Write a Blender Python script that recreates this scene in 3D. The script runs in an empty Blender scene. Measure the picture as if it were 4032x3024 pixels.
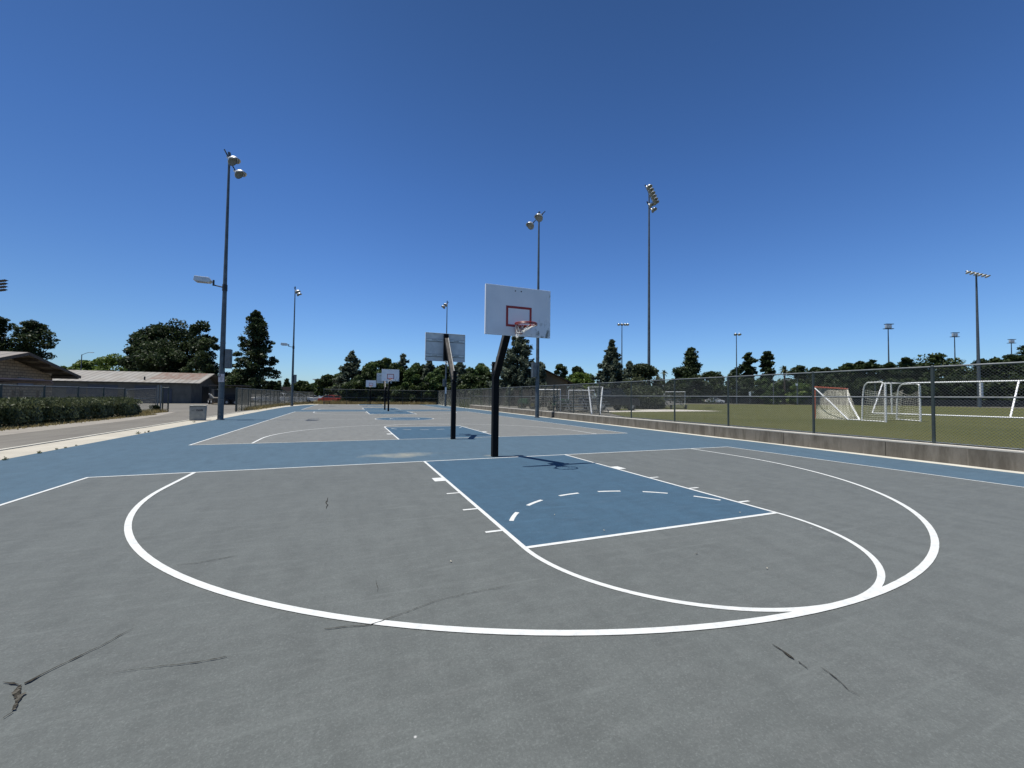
import bpy, math, random
import numpy as np
from mathutils import Vector, Matrix
random.seed(7); rng = np.random.default_rng(11)
sc = bpy.context.scene; COL = sc.collection
PI = math.pi; FT = .3048

# ------------------------------------------------------------------ camera (calibrated on the court markings)
CX, CY, CZ = -3.496, -9.442, 1.501
YAW, PITCH, ROLL, FPX = .3833, .0318, .0117, 1604.74
def cam_axes():
    cy, sy = math.cos(YAW), math.sin(YAW)
    f = np.array([sy, cy, 0.]); r = np.array([cy, -sy, 0.]); u = np.array([0, 0, 1.])
    f2 = f*math.cos(PITCH)+u*math.sin(PITCH); u2 = -f*math.sin(PITCH)+u*math.cos(PITCH)
    r3 = r*math.cos(ROLL)+u2*math.sin(ROLL); u3 = -r*math.sin(ROLL)+u2*math.cos(ROLL)
    return r3, u3, f2
AR, AU, AF = cam_axes(); CP = np.array([CX, CY, CZ])
def ray(x, y): return AF+AR*(x-2016)/FPX-AU*(y-1512)/FPX
def at(x, y, D): return CP+ray(x, y)*D                        # surveyed point at depth D
def gr(x, y, z=0.):                                           # surveyed point on a level surface
    d = ray(x, y); return CP+d*((z-CZ)/d[2])
def onp(x, y, A, B):
    n = np.array([-(B[1]-A[1]), B[0]-A[0]]); d = ray(x, y)
    t = ((np.array(A[:2])-CP[:2])@n)/(d[:2]@n); return CP+d*t
cam = bpy.data.cameras.new("camera"); co = bpy.data.objects.new("camera", cam); COL.objects.link(co)
cam.sensor_width = 36; cam.lens = 36*FPX/4032; cam.clip_start = .05; cam.clip_end = 5000
M = Matrix([[AR[i], AU[i], -AF[i]] for i in range(3)]).to_4x4(); M.translation = Vector(CP); co.matrix_world = M
sc.camera = co

# ------------------------------------------------------------------ materials
def lin(r, g, b):
    f = lambda c: (c/255/12.92) if c/255 <= .04045 else ((c/255+.055)/1.055)**2.4
    return (f(r), f(g), f(b))
class NT:
    def __init__(s, name):
        s.m = bpy.data.materials.new(name); s.m.use_nodes = True; s.t = s.m.node_tree; s.n = s.t.nodes
        s.b = s.n["Principled BSDF"]
    def new(s, t, **k):
        n = s.n.new(t)
        for a, v in k.items(): setattr(n, a, v)
        return n
    def l(s, a, b): s.t.links.new(a, b)
    def coord(s, kind="Object", scale=(1, 1, 1), rot=(0, 0, 0), loc=(0, 0, 0)):
        c = s.new("ShaderNodeTexCoord"); m = s.new("ShaderNodeMapping")
        m.inputs["Scale"].default_value = scale; m.inputs["Rotation"].default_value = rot; m.inputs["Location"].default_value = loc
        s.l(c.outputs[kind], m.inputs["Vector"]); return m.outputs[0]
    def noise(s, vec, scale, detail=4, rough=.55):
        n = s.new("ShaderNodeTexNoise"); n.inputs["Scale"].default_value = scale; n.inputs["Detail"].default_value = detail
        n.inputs["Roughness"].default_value = rough
        if vec is not None: s.l(vec, n.inputs["Vector"])
        return n.outputs["Fac"]
    def ramp(s, fac, a, b, ca=(0, 0, 0), cb=(1, 1, 1)):
        r = s.new("ShaderNodeValToRGB"); e = r.color_ramp.elements
        e[0].position = a; e[1].position = b; e[0].color = (*ca, 1); e[1].color = (*cb, 1); s.l(fac, r.inputs[0]); return r.outputs[0]
    def mix(s, fac, a, b, mode="MIX"):
        n = s.new("ShaderNodeMix", data_type="RGBA", blend_type=mode)
        for i, v in ((0, fac), (6, a), (7, b)):
            if isinstance(v, (int, float)): n.inputs[i].default_value = v
            elif isinstance(v, tuple): n.inputs[i].default_value = (*v, 1)
            else: s.l(v, n.inputs[i])
        return n.outputs[2]
    def bump(s, h, strength=.2, dist=.01):
        b = s.new("ShaderNodeBump"); b.inputs["Strength"].default_value = strength; b.inputs["Distance"].default_value = dist
        s.l(h, b.inputs["Height"]); s.l(b.outputs[0], s.b.inputs["Normal"])
K = .76                                                       # measured reflectance scale at this exposure
def sc3(c, k): return tuple(min(1, v*k) for v in c)
def mat(name, c, rough=.6, metal=0., var=.15, scale=3., bump=0., spec=.5, bscale=40):
    T = NT(name); v = T.coord()
    if max(c) < .5: c = sc3(c, .66)
    n = T.noise(v, scale, 5)
    T.l(T.ramp(n, .3, .7, sc3(c, 1-var), sc3(c, 1+var)), T.b.inputs["Base Color"])
    T.b.inputs["Roughness"].default_value = rough; T.b.inputs["Metallic"].default_value = metal
    T.b.inputs["Specular IOR Level"].default_value = spec
    if bump: T.bump(T.noise(v, bscale, 4), bump, .01)
    return T.m
def leafmat(name, c, c2, scale=.6, rough=.55, spec=.25):
    T = NT(name); v = T.coord(); c = sc3(c, .78); c2 = sc3(c2, .82)
    n = T.noise(v, scale, 3); n2 = T.noise(v, scale*9, 2)
    base = T.mix(T.ramp(n, .38, .62), c, c2)
    col = T.mix(.6, base, T.ramp(n2, .35, .65, (.55, .55, .55), (1.35, 1.35, 1.35)), "MULTIPLY")
    T.l(col, T.b.inputs["Base Color"]); T.b.inputs["Roughness"].default_value = rough
    T.b.inputs["Specular IOR Level"].default_value = spec
    tr = T.new("ShaderNodeBsdfTranslucent"); T.l(col, tr.inputs[0]); ms = T.new("ShaderNodeMixShader"); ms.inputs[0].default_value = .30
    T.l(T.b.outputs[0], ms.inputs[1]); T.l(tr.outputs[0], ms.inputs[2]); T.l(ms.outputs[0], T.n["Material Output"].inputs[0])
    return T.m
def courtpaint(name, c, worn, wornamt=.35, stain=None):
    c = sc3(c, K); worn = sc3(worn, K)
    T = NT(name); v = T.coord(); vs = T.coord(scale=(1, .28, 1), rot=(0, 0, .5)); vs2 = T.coord(scale=(.25, 1, 1), rot=(0, 0, .12))
    a = T.noise(v, .35, 6, .6); b = T.noise(vs, 4, 6, .7); f = T.noise(v, 110, 3, .8); d = T.noise(vs2, 9, 5, .7)
    col = T.mix(T.ramp(a, .35, .7), sc3(c, .90), sc3(c, 1.10))
    big = T.noise(v, 1.4, 6, .75)
    col = T.mix(T.ramp(big, .42, .66, (0, 0, 0), (.55,)*3), col, sc3(c, 1.18))
    col = T.mix(T.ramp(b, .42, .64, (0, 0, 0), (.75,)*3), col, sc3(c, .70))
    col = T.mix(T.ramp(d, .52, .78, (0, 0, 0), (wornamt,)*3), col, worn)
    md = T.noise(T.coord(scale=(.45, 1, 1), rot=(0, 0, -.35)), 8, 5, .75); col = T.mix(T.ramp(md, .46, .64, (0, 0, 0), (.6,)*3), col, sc3(c, 1.28))
    f2 = T.noise(v, 38, 4, .8)
    col = T.mix(T.ramp(f2, .40, .62, (0, 0, 0), (.5,)*3), col, sc3(c, .70))
    col = T.mix(T.ramp(f, .35, .7, (0, 0, 0), (.6,)*3), col, sc3(c, .66)); g_ = T.noise(v, 75, 3, .8); col = T.mix(T.ramp(g_, .54, .70, (0, 0, 0), (.6,)*3), col, sc3(c, 1.5))
    # long faint scuffs and dragged streaks
    for (ro, sc_s, lo_, k_, tint) in ((.35, (.22, 3.2, 1), .61, .35, 1.3), (-1.05, (.18, 2.6, 1), .62, .4, .72), (1.2, (.3, 4.5, 1), .64, .35, 1.25)):
        col = T.mix(T.ramp(T.noise(T.coord(scale=sc_s, rot=(0, 0, ro)), 3.0, 4, .6), lo_, lo_+.09, (0, 0, 0), (k_,)*3), col, sc3(c, tint))
    # small pale flecks where the coating is chipped
    vo = T.new("ShaderNodeTexVoronoi"); vo.inputs["Scale"].default_value = 3.2; T.l(v, vo.inputs["Vector"])
    sp = T.ramp(vo.outputs["Distance"], .012, .03, (.6,)*3, (0, 0, 0))
    gate = T.ramp(T.noise(v, 7, 2), .52, .56)
    col = T.mix(T.mix(1., sp, gate, "MULTIPLY"), col, (.6, .6, .58))
    if stain:                                     # dusty worn ground round the posts
        for (sx, sy, rx, ry, k) in stain:
            m = T.coord(loc=(-sx/rx, -sy/ry, 0), scale=(1/rx, 1/ry, 0)); L = T.new("ShaderNodeVectorMath", operation="LENGTH"); T.l(m, L.inputs[0])
            q = T.new("ShaderNodeMath", operation="MULTIPLY_ADD"); T.l(T.noise(v, 1.8, 5, .7), q.inputs[0]); q.inputs[1].default_value = 1.1; T.l(L.outputs[1], q.inputs[2])
            col = T.mix(T.ramp(q.outputs[0], .35, 2.0, (k,)*3, (0, 0, 0)), col, (.27, .255, .19))
    T.l(col, T.b.inputs["Base Color"]); T.b.inputs["Roughness"].default_value = .88; T.b.inputs["Specular IOR Level"].default_value = .12
    T.b.inputs["Sheen Weight"].default_value = .10; T.b.inputs["Sheen Roughness"].default_value = .6; T.b.inputs["Sheen Tint"].default_value = (1, .97, .92, 1)
    T.bump(T.noise(v, 160, 4, .7), .35, .004)
    return T.m
GREY = (.122, .1345, .128); BLUE = (.070, .126, .172); KEY = (.043, .100, .155)
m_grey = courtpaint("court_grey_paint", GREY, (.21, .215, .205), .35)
m_grey_graze = courtpaint("court_grey_paint_grazing_lit", (.182, .188, .174), (.27, .27, .255), .4)  # lighter grey: low-angle brightening of the farther courts put into the colour
m_blue = courtpaint("court_blue_paint", BLUE, (.15, .20, .25), .5, [(-2.2, 1.2, 2.3, 1.15, .85), (-.05, .45, .55, .4, .6), (0, 4.6, .5, .4, .45)])
m_key = courtpaint("court_key_paint", KEY, (.12, .18, .25), .4)
def linepaint():
    T = NT("white_line_paint"); v = T.coord()
    n = T.noise(v, 14, 6, .7); n2 = T.noise(v, 60, 3, .7)
    col = T.mix(T.ramp(n, .46, .72, (0, 0, 0), (.75,)*3), (.49, .505, .49), (.36, .37, .365))
    col = T.mix(T.ramp(n2, .62, .72, (0, 0, 0), (.5,)*3), col, (.20, .21, .21))
    T.l(col, T.b.inputs["Base Color"]); T.b.inputs["Roughness"].default_value = .75; T.b.inputs["Specular IOR Level"].default_value = .3
    return T.m
m_line = linepaint()
def asphalt():
    T = NT("old_asphalt"); v = T.coord()
    a = T.noise(v, .25, 6, .6); f = T.noise(v, 45, 4, .8); b = T.noise(T.coord(scale=(2.2, .3, 1), rot=(0, 0, -.1)), 1.2, 5, .65)
    col = T.mix(T.ramp(a, .35, .68), (.130, .123, .105), (.172, .164, .142))
    col = T.mix(T.ramp(b, .45, .7, (0, 0, 0), (.55,)*3), col, (.095, .088, .078))
    col = T.mix(T.ramp(f, .35, .7, (0, 0, 0), (.5,)*3), col, (.09, .084, .075))
    T.l(col, T.b.inputs["Base Color"]); T.b.inputs["Roughness"].default_value = .9; T.b.inputs["Specular IOR Level"].default_value = .2
    T.bump(f, .4, .01); return T.m
m_asph = asphalt()
def concrete(name, c, streak=0., dark=(.1, .095, .085)):
    c = sc3(c, K); T = NT(name); v = T.coord(); a = T.noise(v, 1.3, 6, .65); f = T.noise(v, 60, 4, .7)
    col = T.mix(T.ramp(a, .3, .7), sc3(c, .82), sc3(c, 1.1))
    col = T.mix(T.ramp(f, .35, .72, (0, 0, 0), (.3,)*3), col, sc3(c, .6))
    if streak:
        s = T.noise(T.coord(scale=(1, 1, .16)), 3.2, 5, .7); s2 = T.noise(T.coord(scale=(1, 1, .1), loc=(5, 3, 0)), 5.5, 4, .6)
        col = T.mix(T.ramp(s, .42, .62, (0, 0, 0), (streak,)*3), col, dark)
        col = T.mix(T.ramp(s2, .60, .70, (0, 0, 0), (.55,)*3), col, sc3(c, 1.5))
    T.l(col, T.b.inputs["Base Color"]); T.b.inputs["Roughness"].default_value = .9; T.b.inputs["Specular IOR Level"].default_value = .2
    T.bump(f, .3, .01); return T.m
m_strip = concrete("pale_concrete", (.50, .47, .39)); m_curb = concrete("curb_concrete", (.62, .60, .52))
m_wall = concrete("stained_wall_concrete", (.228, .207, .172), .72, (.072, .063, .049)); m_cap = concrete("wall_top_concrete", (.6, .57, .5))
def turf():
    T = NT("green_turf"); v = T.coord(); a = T.noise(v, .12, 5, .6); f = T.noise(T.coord(scale=(1, 1, 1)), 9, 6, .8); g = T.noise(v, 55, 3, .8)
    col = T.mix(T.ramp(a, .35, .68), (.066, .070, .023), (.094, .094, .034))
    col = T.mix(T.ramp(f, .42, .66, (0, 0, 0), (.55,)*3), col, (.045, .054, .017))
    col = T.mix(T.ramp(g, .5, .75, (0, 0, 0), (.5,)*3), col, (.14, .135, .06))
    T.l(col, T.b.inputs["Base Color"]); T.b.inputs["Roughness"].default_value = .95; T.b.inputs["Specular IOR Level"].default_value = .1
    T.bump(g, .8, .03); return T.m
m_turf = turf()
def dirt():
    T = NT("dry_ground"); v = T.coord(); a = T.noise(v, .08, 6, .6); f = T.noise(v, 3, 6, .7)
    col = T.mix(T.ramp(a, .4, .62), (.22, .185, .125), (.15, .14, .085)); col = T.mix(T.ramp(f, .4, .7, (0, 0, 0), (.5,)*3), col, (.10, .095, .055))
    T.l(col, T.b.inputs["Base Color"]); T.b.inputs["Roughness"].default_value = .95; return T.m
m_dirt = dirt()
m_crack = mat("crack_dark", (.045, .042, .034), .95, var=.5, scale=60, spec=.1)  # dark brownish colour of the cracks themselves
m_black = mat("black_paint", (.006, .006, .007), .6, var=.3, scale=6, spec=.15)
m_galv = mat("galvanised_steel", (.20, .215, .225), .5, .55, .25, 5)
m_pole = mat("weathered_grey_pole", (.115, .145, .165), .5, .35, .3, 3.5)
m_wire = mat("fence_wire", (.15, .165, .155), .55, .3, .2, 4)
m_fpost = mat("fence_post_steel", (.075, .095, .088), .5, .4, .2, 5)
m_rail = mat("fence_rail_steel", (.27, .29, .29), .5, .5, .2, 5)
m_white = mat("white_enamel", (.78, .79, .78), .45, var=.06, scale=5)
m_offw = mat("weathered_white_paint", (.62, .63, .60), .6, var=.18, scale=8)
m_net = mat("white_net_cord", (.72, .71, .66), .8, var=.1)
m_gnet = mat("goal_net_cord", (.55, .54, .45), .8, var=.15)
m_red = mat("red_paint", (.42, .035, .03), .5, var=.15); m_rim = mat("orange_red_rim", (.34, .028, .012), .4, var=.2, scale=20)
m_orange = mat("orange_paint", (.62, .13, .04), .5)
m_alu = mat("aluminium", (.40, .41, .41), .45, .6, .1)
m_glass = mat("lamp_glass", (.35, .36, .30), .15, 0, .2, 8, spec=.8); m_dark = mat("dark_plastic", (.02, .022, .024), .5)
m_bin = mat("trash_bin_grey", (.36, .365, .33), .7, var=.15, scale=6); m_binlid = mat("trash_bin_lid", (.42, .42, .36), .7)
m_ink = mat("dark_blue_ink", (.015, .015, .04), .6); m_ink2 = mat("faded_ink", (.07, .07, .06), .6)
m_tan = mat("tan_stucco", (.30, .235, .15), .9, var=.1, bump=.2); m_brown = mat("brown_shingle", (.035, .022, .016), .85, var=.3, scale=6)
m_bark = mat("tree_bark", (.07, .055, .04), .95, var=.35, scale=8, bump=.5, bscale=12)
m_tyre = mat("black_rubber", (.02, .02, .02), .8); m_cargl = mat("car_glass", (.015, .018, .02), .25, spec=.4)
m_green = mat("green_machine_paint", (.018, .10, .03), .5); m_carred = mat("red_car_paint", (.30, .035, .02), .4); m_carw = mat("white_car_paint", (.6, .6, .58), .3)
m_carg = mat("silver_car_paint", (.32, .33, .34), .3, .3); m_truck = mat("dark_truck_paint", (.012, .012, .018), .5, spec=.3); m_wood = mat("weathered_wood", (.11, .085, .065), .8, var=.3, scale=5)
m_yel = mat("faded_yellow_paint", (.16, .14, .03), .6)
def brickwall():
    T = NT("block_wall"); br = T.new("ShaderNodeTexBrick"); sp = T.new("ShaderNodeSeparateXYZ"); cb = T.new("ShaderNodeCombineXYZ"); T.l(T.coord(), sp.inputs[0]); T.l(sp.outputs[1], cb.inputs[0]); T.l(sp.outputs[2], cb.inputs[1]); T.l(cb.outputs[0], br.inputs["Vector"])
    br.inputs["Color1"].default_value = (.30, .235, .165, 1); br.inputs["Color2"].default_value = (.21, .165, .12, 1); br.inputs["Mortar"].default_value = (.09, .07, .05, 1)
    br.inputs["Scale"].default_value = 1.; br.inputs["Brick Width"].default_value = .4; br.inputs["Row Height"].default_value = .2; br.inputs["Mortar Size"].default_value = .02
    T.l(br.outputs[0], T.b.inputs["Base Color"]); T.b.inputs["Roughness"].default_value = .9; return T.m
m_block = brickwall()
def roofmat(name, c, rust, rustpos=None):
    T = NT(name); v = T.coord(); w = T.new("ShaderNodeTexWave", wave_type="BANDS", bands_direction="X"); w.inputs["Scale"].default_value = .42; w.inputs["Distortion"].default_value = .2
    T.l(v, w.inputs["Vector"]); a = T.noise(T.coord(scale=(.5, .12, 1)), 1.3, 5, .6)
    col = T.mix(T.ramp(w.outputs["Fac"], .0, .35), sc3(c, .55), c); col = T.mix(T.ramp(a, .44, .64, (0, 0, 0), (.7,)*3), col, (c[0]*.62, c[1]*.55, c[2]*.48))
    if rustpos:
        x0, x1, y0, y1 = rustpos; s = T.new("ShaderNodeSeparateXYZ"); T.l(v, s.inputs[0])
        def band(o, a0, a1, wd):
            p = T.new("ShaderNodeMapRange", interpolation_type="SMOOTHSTEP"); p.inputs[1].default_value = a0-wd; p.inputs[2].default_value = a0; T.l(o, p.inputs[0])
            q = T.new("ShaderNodeMapRange", interpolation_type="SMOOTHSTEP"); q.inputs[1].default_value = a1; q.inputs[2].default_value = a1+wd; q.inputs[3].default_value = 1; q.inputs[4].default_value = 0; T.l(o, q.inputs[0])
            k = T.new("ShaderNodeMath", operation="MULTIPLY"); T.l(p.outputs[0], k.inputs[0]); T.l(q.outputs[0], k.inputs[1]); return k.outputs[0]
        k = T.new("ShaderNodeMath", operation="MULTIPLY"); T.l(band(s.outputs[0], x0, x1, .3), k.inputs[0]); T.l(band(s.outputs[1], y0, y1, .3), k.inputs[1])
        rn = T.ramp(T.noise(T.coord(scale=(1.5, .3, 1)), 1.6, 5, .7), .35, .6, (.25,)*3, (1,)*3)
        col = T.mix(T.mix(1., k.outputs[0], rn, "MULTIPLY"), col, rust)
    T.l(col, T.b.inputs["Base Color"]); T.b.inputs["Roughness"].default_value = .6; return T.m

# ------------------------------------------------------------------ mesh helpers
class MB:
    def __init__(s, o=(0, 0, 0)): s.v = []; s.f = []; s.o = np.array(o, float)
    def add(s, vs, fs):
        k = len(s.v); s.v += [tuple(np.array(p, float)-s.o) for p in vs]; s.f += [tuple(k+i for i in f) for f in fs]
    def box(s, c, d, rz=0, M=None):
        x, y, z = [q/2 for q in d]; vs = [(i*x, j*y, k*z) for k in (-1, 1) for j in (-1, 1) for i in (-1, 1)]
        if M is None: M = Matrix.Rotation(rz, 3, 'Z')
        vs = [tuple(M @ Vector(p)+Vector(c)) for p in vs]
        s.add(vs, [(0, 2, 3, 1), (4, 5, 7, 6), (0, 1, 5, 4), (2, 6, 7, 3), (0, 4, 6, 2), (1, 3, 7, 5)])
    def beam(s, p0, p1, w, h, up=(0, 0, 1)):
        p0, p1 = Vector(p0), Vector(p1); d = p1-p0; L = d.length; d.normalize(); sx = d.cross(Vector(up)).normalized(); u = sx.cross(d)
        R = Matrix((sx, d, u)).transposed(); s.box((p0+p1)/2, (w, L, h), M=R)
    def cyl(s, p0, p1, r0, r1=None, n=12, cap=True):
        r1 = r0 if r1 is None else r1; p0, p1 = Vector(p0), Vector(p1); d = (p1-p0).normalized()
        a = d.orthogonal().normalized(); b = d.cross(a); vs = []
        for p, r in ((p0, r0), (p1, r1)):
            for i in range(n):
                t = 2*PI*i/n; vs.append(tuple(p+a*(r*math.cos(t))+b*(r*math.sin(t))))
        fs = [(i, (i+1) % n, n+(i+1) % n, n+i) for i in range(n)]
        if cap: fs += [tuple(range(n))[::-1], tuple(range(n, 2*n))]
        s.add(vs, fs)
    def tube(s, pts, r, n=8, closed=False):
        P = [Vector(p) for p in pts]; k = len(P); vs = []; ref = None
        for i, p in enumerate(P):
            a = P[(i-1) % k] if (closed or i) else p; b = P[(i+1) % k] if (closed or i < k-1) else p
            d = (b-a).normalized()
            if ref is None: ref = d.orthogonal().normalized()
            ref = (ref-d*ref.dot(d)).normalized(); q = d.cross(ref); rr = r[i] if isinstance(r, (list, tuple)) else r
            for j in range(n):
                t = 2*PI*j/n; vs.append(tuple(p+ref*(rr*math.cos(t))+q*(rr*math.sin(t))))
        fs = []
        for i in range(k if closed else k-1):
            for j in range(n): fs.append((i*n+j, i*n+(j+1) % n, ((i+1) % k)*n+(j+1) % n, ((i+1) % k)*n+j))
        if not closed: fs += [tuple(range(n))[::-1], tuple(range((k-1)*n, k*n))]
        s.add(vs, fs)
    def prism(s, poly, p0, ax, ay, az, h):     # poly in (ax,ay) plane, extruded h along az
        p0, ax, ay, az = map(Vector, (p0, ax, ay, az)); n = len(poly)
        vs = [tuple(p0+ax*x+ay*y) for x, y in poly]+[tuple(p0+ax*x+ay*y+az*h) for x, y in poly]
        s.add(vs, [tuple(range(n))[::-1], tuple(range(n, 2*n))]+[(i, (i+1) % n, n+(i+1) % n, n+i) for i in range(n)])
    def lathe(s, prof, p0, axis, n=20):        # prof: (distance along axis, radius)
        p0, d = Vector(p0), Vector(axis).normalized(); a = d.orthogonal().normalized(); b = d.cross(a); vs = []
        for h, r in prof:
            for i in range(n):
                t = 2*PI*i/n; vs.append(tuple(p0+d*h+a*(r*math.cos(t))+b*(r*math.sin(t))))
        fs = [(j*n+i, j*n+(i+1) % n, (j+1)*n+(i+1) % n, (j+1)*n+i) for j in range(len(prof)-1) for i in range(n)]
        s.add(vs, fs)
    def poly(s, pts): s.add(pts, [tuple(range(len(pts)))])
    def build(s, name, m, parent=None, smooth=False, bevel=0):
        me = bpy.data.meshes.new(name); me.from_pydata(s.v, [], s.f); me.update()
        if smooth: me.shade_auto_smooth = None if False else None
        return link(name, me, m, parent, smooth, bevel)
def link(name, me, m, parent=None, smooth=False, bevel=0):
    o = bpy.data.objects.new(name, me); COL.objects.link(o); me.materials.append(m)
    if smooth:
        me.polygons.foreach_set("use_smooth", [True]*len(me.polygons))
        try: me.set_sharp_from_angle(angle=math.radians(40))
        except Exception: pass
    if bevel:
        b = o.modifiers.new("bevel", "BEVEL"); b.width = bevel; b.segments = 2; b.limit_method = 'ANGLE'
    if parent is not None: o.parent = parent
    return o
MB.build = lambda s, name, m, parent=None, smooth=False, bevel=0: (lambda me: (me.from_pydata(s.v, [], s.f), me.update(), link(name, me, m, parent, smooth, bevel))[2])(bpy.data.meshes.new(name))
def tag(o, label=None, cat=None, group=None, kind=None):
    if label: o["label"] = label
    if cat: o["category"] = cat
    if group: o["group"] = group
    if kind: o["kind"] = kind
    return o
def thing(name, label, cat, loc=(0, 0, 0), rz=0, group=None):
    o = bpy.data.objects.new(name, None); COL.objects.link(o); o.location = tuple(map(float, loc)); o.rotation_euler = (0, 0, rz); o.empty_display_size = .3
    return tag(o, label, cat, group)
def kids(o): return [c for c in ALLKIDS.get(o.name, [])]
def copy_tree(o, parent=None):
    c = o.copy(); COL.objects.link(c)
    if parent is not None: c.parent = parent
    for ch in [x for x in list(bpy.data.objects) if x.parent == o]: copy_tree(ch, c)
    return c
def dup(o, loc, rz, label):
    c = copy_tree(o); c.location = tuple(map(float, loc)); c.rotation_euler = (0, 0, rz); c["label"] = label; return c
def struct(name, mb, m, **k): return tag(mb.build(name, m, **k), kind="structure")
def sheet(name, pts, z, m):
    mb = MB(); mb.poly([(p[0], p[1], z) for p in pts]); return struct(name, mb, m)

# ------------------------------------------------------------------ ground and courts
def rect(x0, y0, x1, y1): return [(x0, y0), (x1, y0), (x1, y1), (x0, y1)]
sheet("ground", rect(-1500, -1500, 1500, 1500), -.06, m_dirt)
sheet("parking_lot", [(-15.3, -60), (-11.60, -60), (-11.60, 60), (-9, 70), (-9, 96), (-90, 96), (-90, 32), (-17.0, 31.5), (-16.0, 25), (-15.3, 14)], -.012, m_asph)
wallX = lambda y: 10.25+.018*(y+3)
blueX = lambda y: wallX(y)-.42
LE = -10.46
left_edge = [(LE, -40), (LE, 36), (LE+.15, 45), (-9.3, 55), (-7.2, 61.4)]
sheet("court_surround", left_edge+[(blueX(61), 61.4), (blueX(30), 30), (blueX(16), 16), (blueX(6), 6), (blueX(2.6), 2.6), (blueX(1.2)+.12, 1.2), (blueX(-3), -3), (blueX(-40), -40)], 0, m_blue)
mb = MB(); mb.poly([(LE+.3, -40, -.004), (LE+.3, 36, -.004), (-8.5, 55, -.004), (-6.4, 63, -.004), (-8.2, 63, -.004), (-10.7, 55, -.004), (-11.5, 46, -.004), (-11.55, 36, -.004), (-11.55, -40, -.004)])
struct("concrete_strip", mb, m_strip)
mb = MB()
ys = [-40, 0, 12, 24, 36]
for a, b in zip(ys[:-1], ys[1:]): mb.box((-11.60, (a+b)/2, .0), (.1, b-a-.012, .05))
struct("curb_edge", mb, m_curb)
sheet("wall_footing_strip", [(9.0, -40), (wallX(-40)+.1, -40), (wallX(41)+.1, 41), (wallX(62)+.3, 62.3), (9.2, 62.3)], -.006, m_curb)

W, RT, KW, FTD, YC, L = 7.684, 6.14, 1.829, 5.694, 1.387, 25.68
LW = .052
def arcpts(cx, cy, r, a0, a1, n=64): return [(cx+r*math.cos(a0+(a1-a0)*i/n), cy+r*math.sin(a0+(a1-a0)*i/n)) for i in range(n+1)]
class Lines:
    """flat painted lines; every stripe is its own quad strip, cut so that none overlap in one plane"""
    def __init__(s): s.mb = [MB(), MB(), MB()]
    def seg(s, p, q, w=LW, lay=0, ext=0):
        p = np.array(p, float); q = np.array(q, float); d = (q-p)/np.linalg.norm(q-p); p = p-d*ext; q = q+d*ext; n = np.array([-d[1], d[0]])*w/2; z = .006+.0015*lay
        s.mb[lay].poly([(*(p-n), z), (*(q-n), z), (*(q+n), z), (*(p+n), z)])
    def path(s, pts, w=LW, lay=0, closed=False):
        P = np.array(pts, float); z = .006+.0015*lay; k = len(P)
        d = np.roll(P, -1, 0)-np.roll(P, 1, 0)
        if not closed: d[0] = P[1]-P[0]; d[-1] = P[-1]-P[-2]
        d /= np.linalg.norm(d, axis=1)[:, None]; n = np.stack([-d[:, 1], d[:, 0]], 1)*w/2
        vs = [(*p, z) for p in P-n]+[(*p, z) for p in P+n]
        fs = [(i, (i+1) % k, k+(i+1) % k, k+i) for i in range(k if closed else k-1)]
        s.mb[lay].add(vs, fs)
def court(y0, y1, name):
    """y0 = baseline nearer the camera, y1 = far baseline"""
    sheet("court_floor", rect(-W, y0, W, y1), .002, m_grey if name == "near" else m_grey_graze)
    keys = MB(); ym = (y0+y1)/2
    for b, s in ((y0, 1), (y1, -1)):
        if name == 'near' and s == 1: pass
        q = [(-KW, b), (KW, b), (KW, b+s*FTD), (-KW, b+s*FTD)]
        if s < 0: q = q[::-1]
        keys.poly([(*p, .004) for p in q])
    keys.poly([(*p, .004) for p in arcpts(0, ym, KW, 0, 2*PI, 48)[:-1]])
    struct("court_key", keys, m_key)
    Ls = Lines()
    h = LW/2
    Ls.seg((-W-h, y0), (W+h, y0)); Ls.seg((-W-h, y1), (W+h, y1))
    for x in (-W, W): Ls.seg((x, y0+h), (x, y1-h))
    Ls.path(arcpts(0, ym, KW, 0, 2*PI, 72)[:-1], closed=True); Ls.path(arcpts(0, ym, .91, 0, 2*PI, 48)[:-1], closed=True)
    Ls.seg((-W+h, ym), (-KW-h+.004, ym)); Ls.seg((KW+h-.004, ym), (W-h, ym))
    for b, s in ((y0, 1), (y1, -1)):
        f = lambda x, y: (x, b+s*y)
        # three point line (layer 1), free throw half circle and lane (layer 0)
        arc = [f(*p) for p in arcpts(0, YC, RT, PI, 0, 96)]
        Ls.path([f(-RT, h)]+arc+[f(RT, h)], .062, 1)
        lane = [f(-KW, h)]+[f(-KW, FTD-.01)]+[f(*p) for p in arcpts(0, FTD, KW, PI, 0, 64)]+[f(KW, FTD-.01), f(KW, h)]
        Ls.path(lane, LW, 0)
        Ls.seg(f(-KW+h, FTD), f(KW-h, FTD), .055, 0)
        for a0 in (24, 47.5, 70.3, 93, 117, 140.3):
            Ls.path([f(x, y) for x, y in arcpts(0, FTD, KW+.01, -math.radians(a0), -math.radians(a0+11.8), 8)], .055, 0)
        for sx in (-1, 1):
            Ls.seg(f(sx*(KW+h), 2.12), f(sx*(KW+.21), 2.12), .31, 0)
            for yy in (3.225, 4.18, 5.12): Ls.seg(f(sx*(KW+h), yy), f(sx*(KW+.22), yy), .05, 0)
    Ls.mb[0].build("court_markings", m_line)["kind"] = "structure"
    Ls.mb[1].build("three_point_lines", m_line)["kind"] = "structure"
YF = 4.979
court(-L, 0, 'near'); court(YF, YF+L, 'middle'); court(YF+L+YF, 61.33, 'far')

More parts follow.
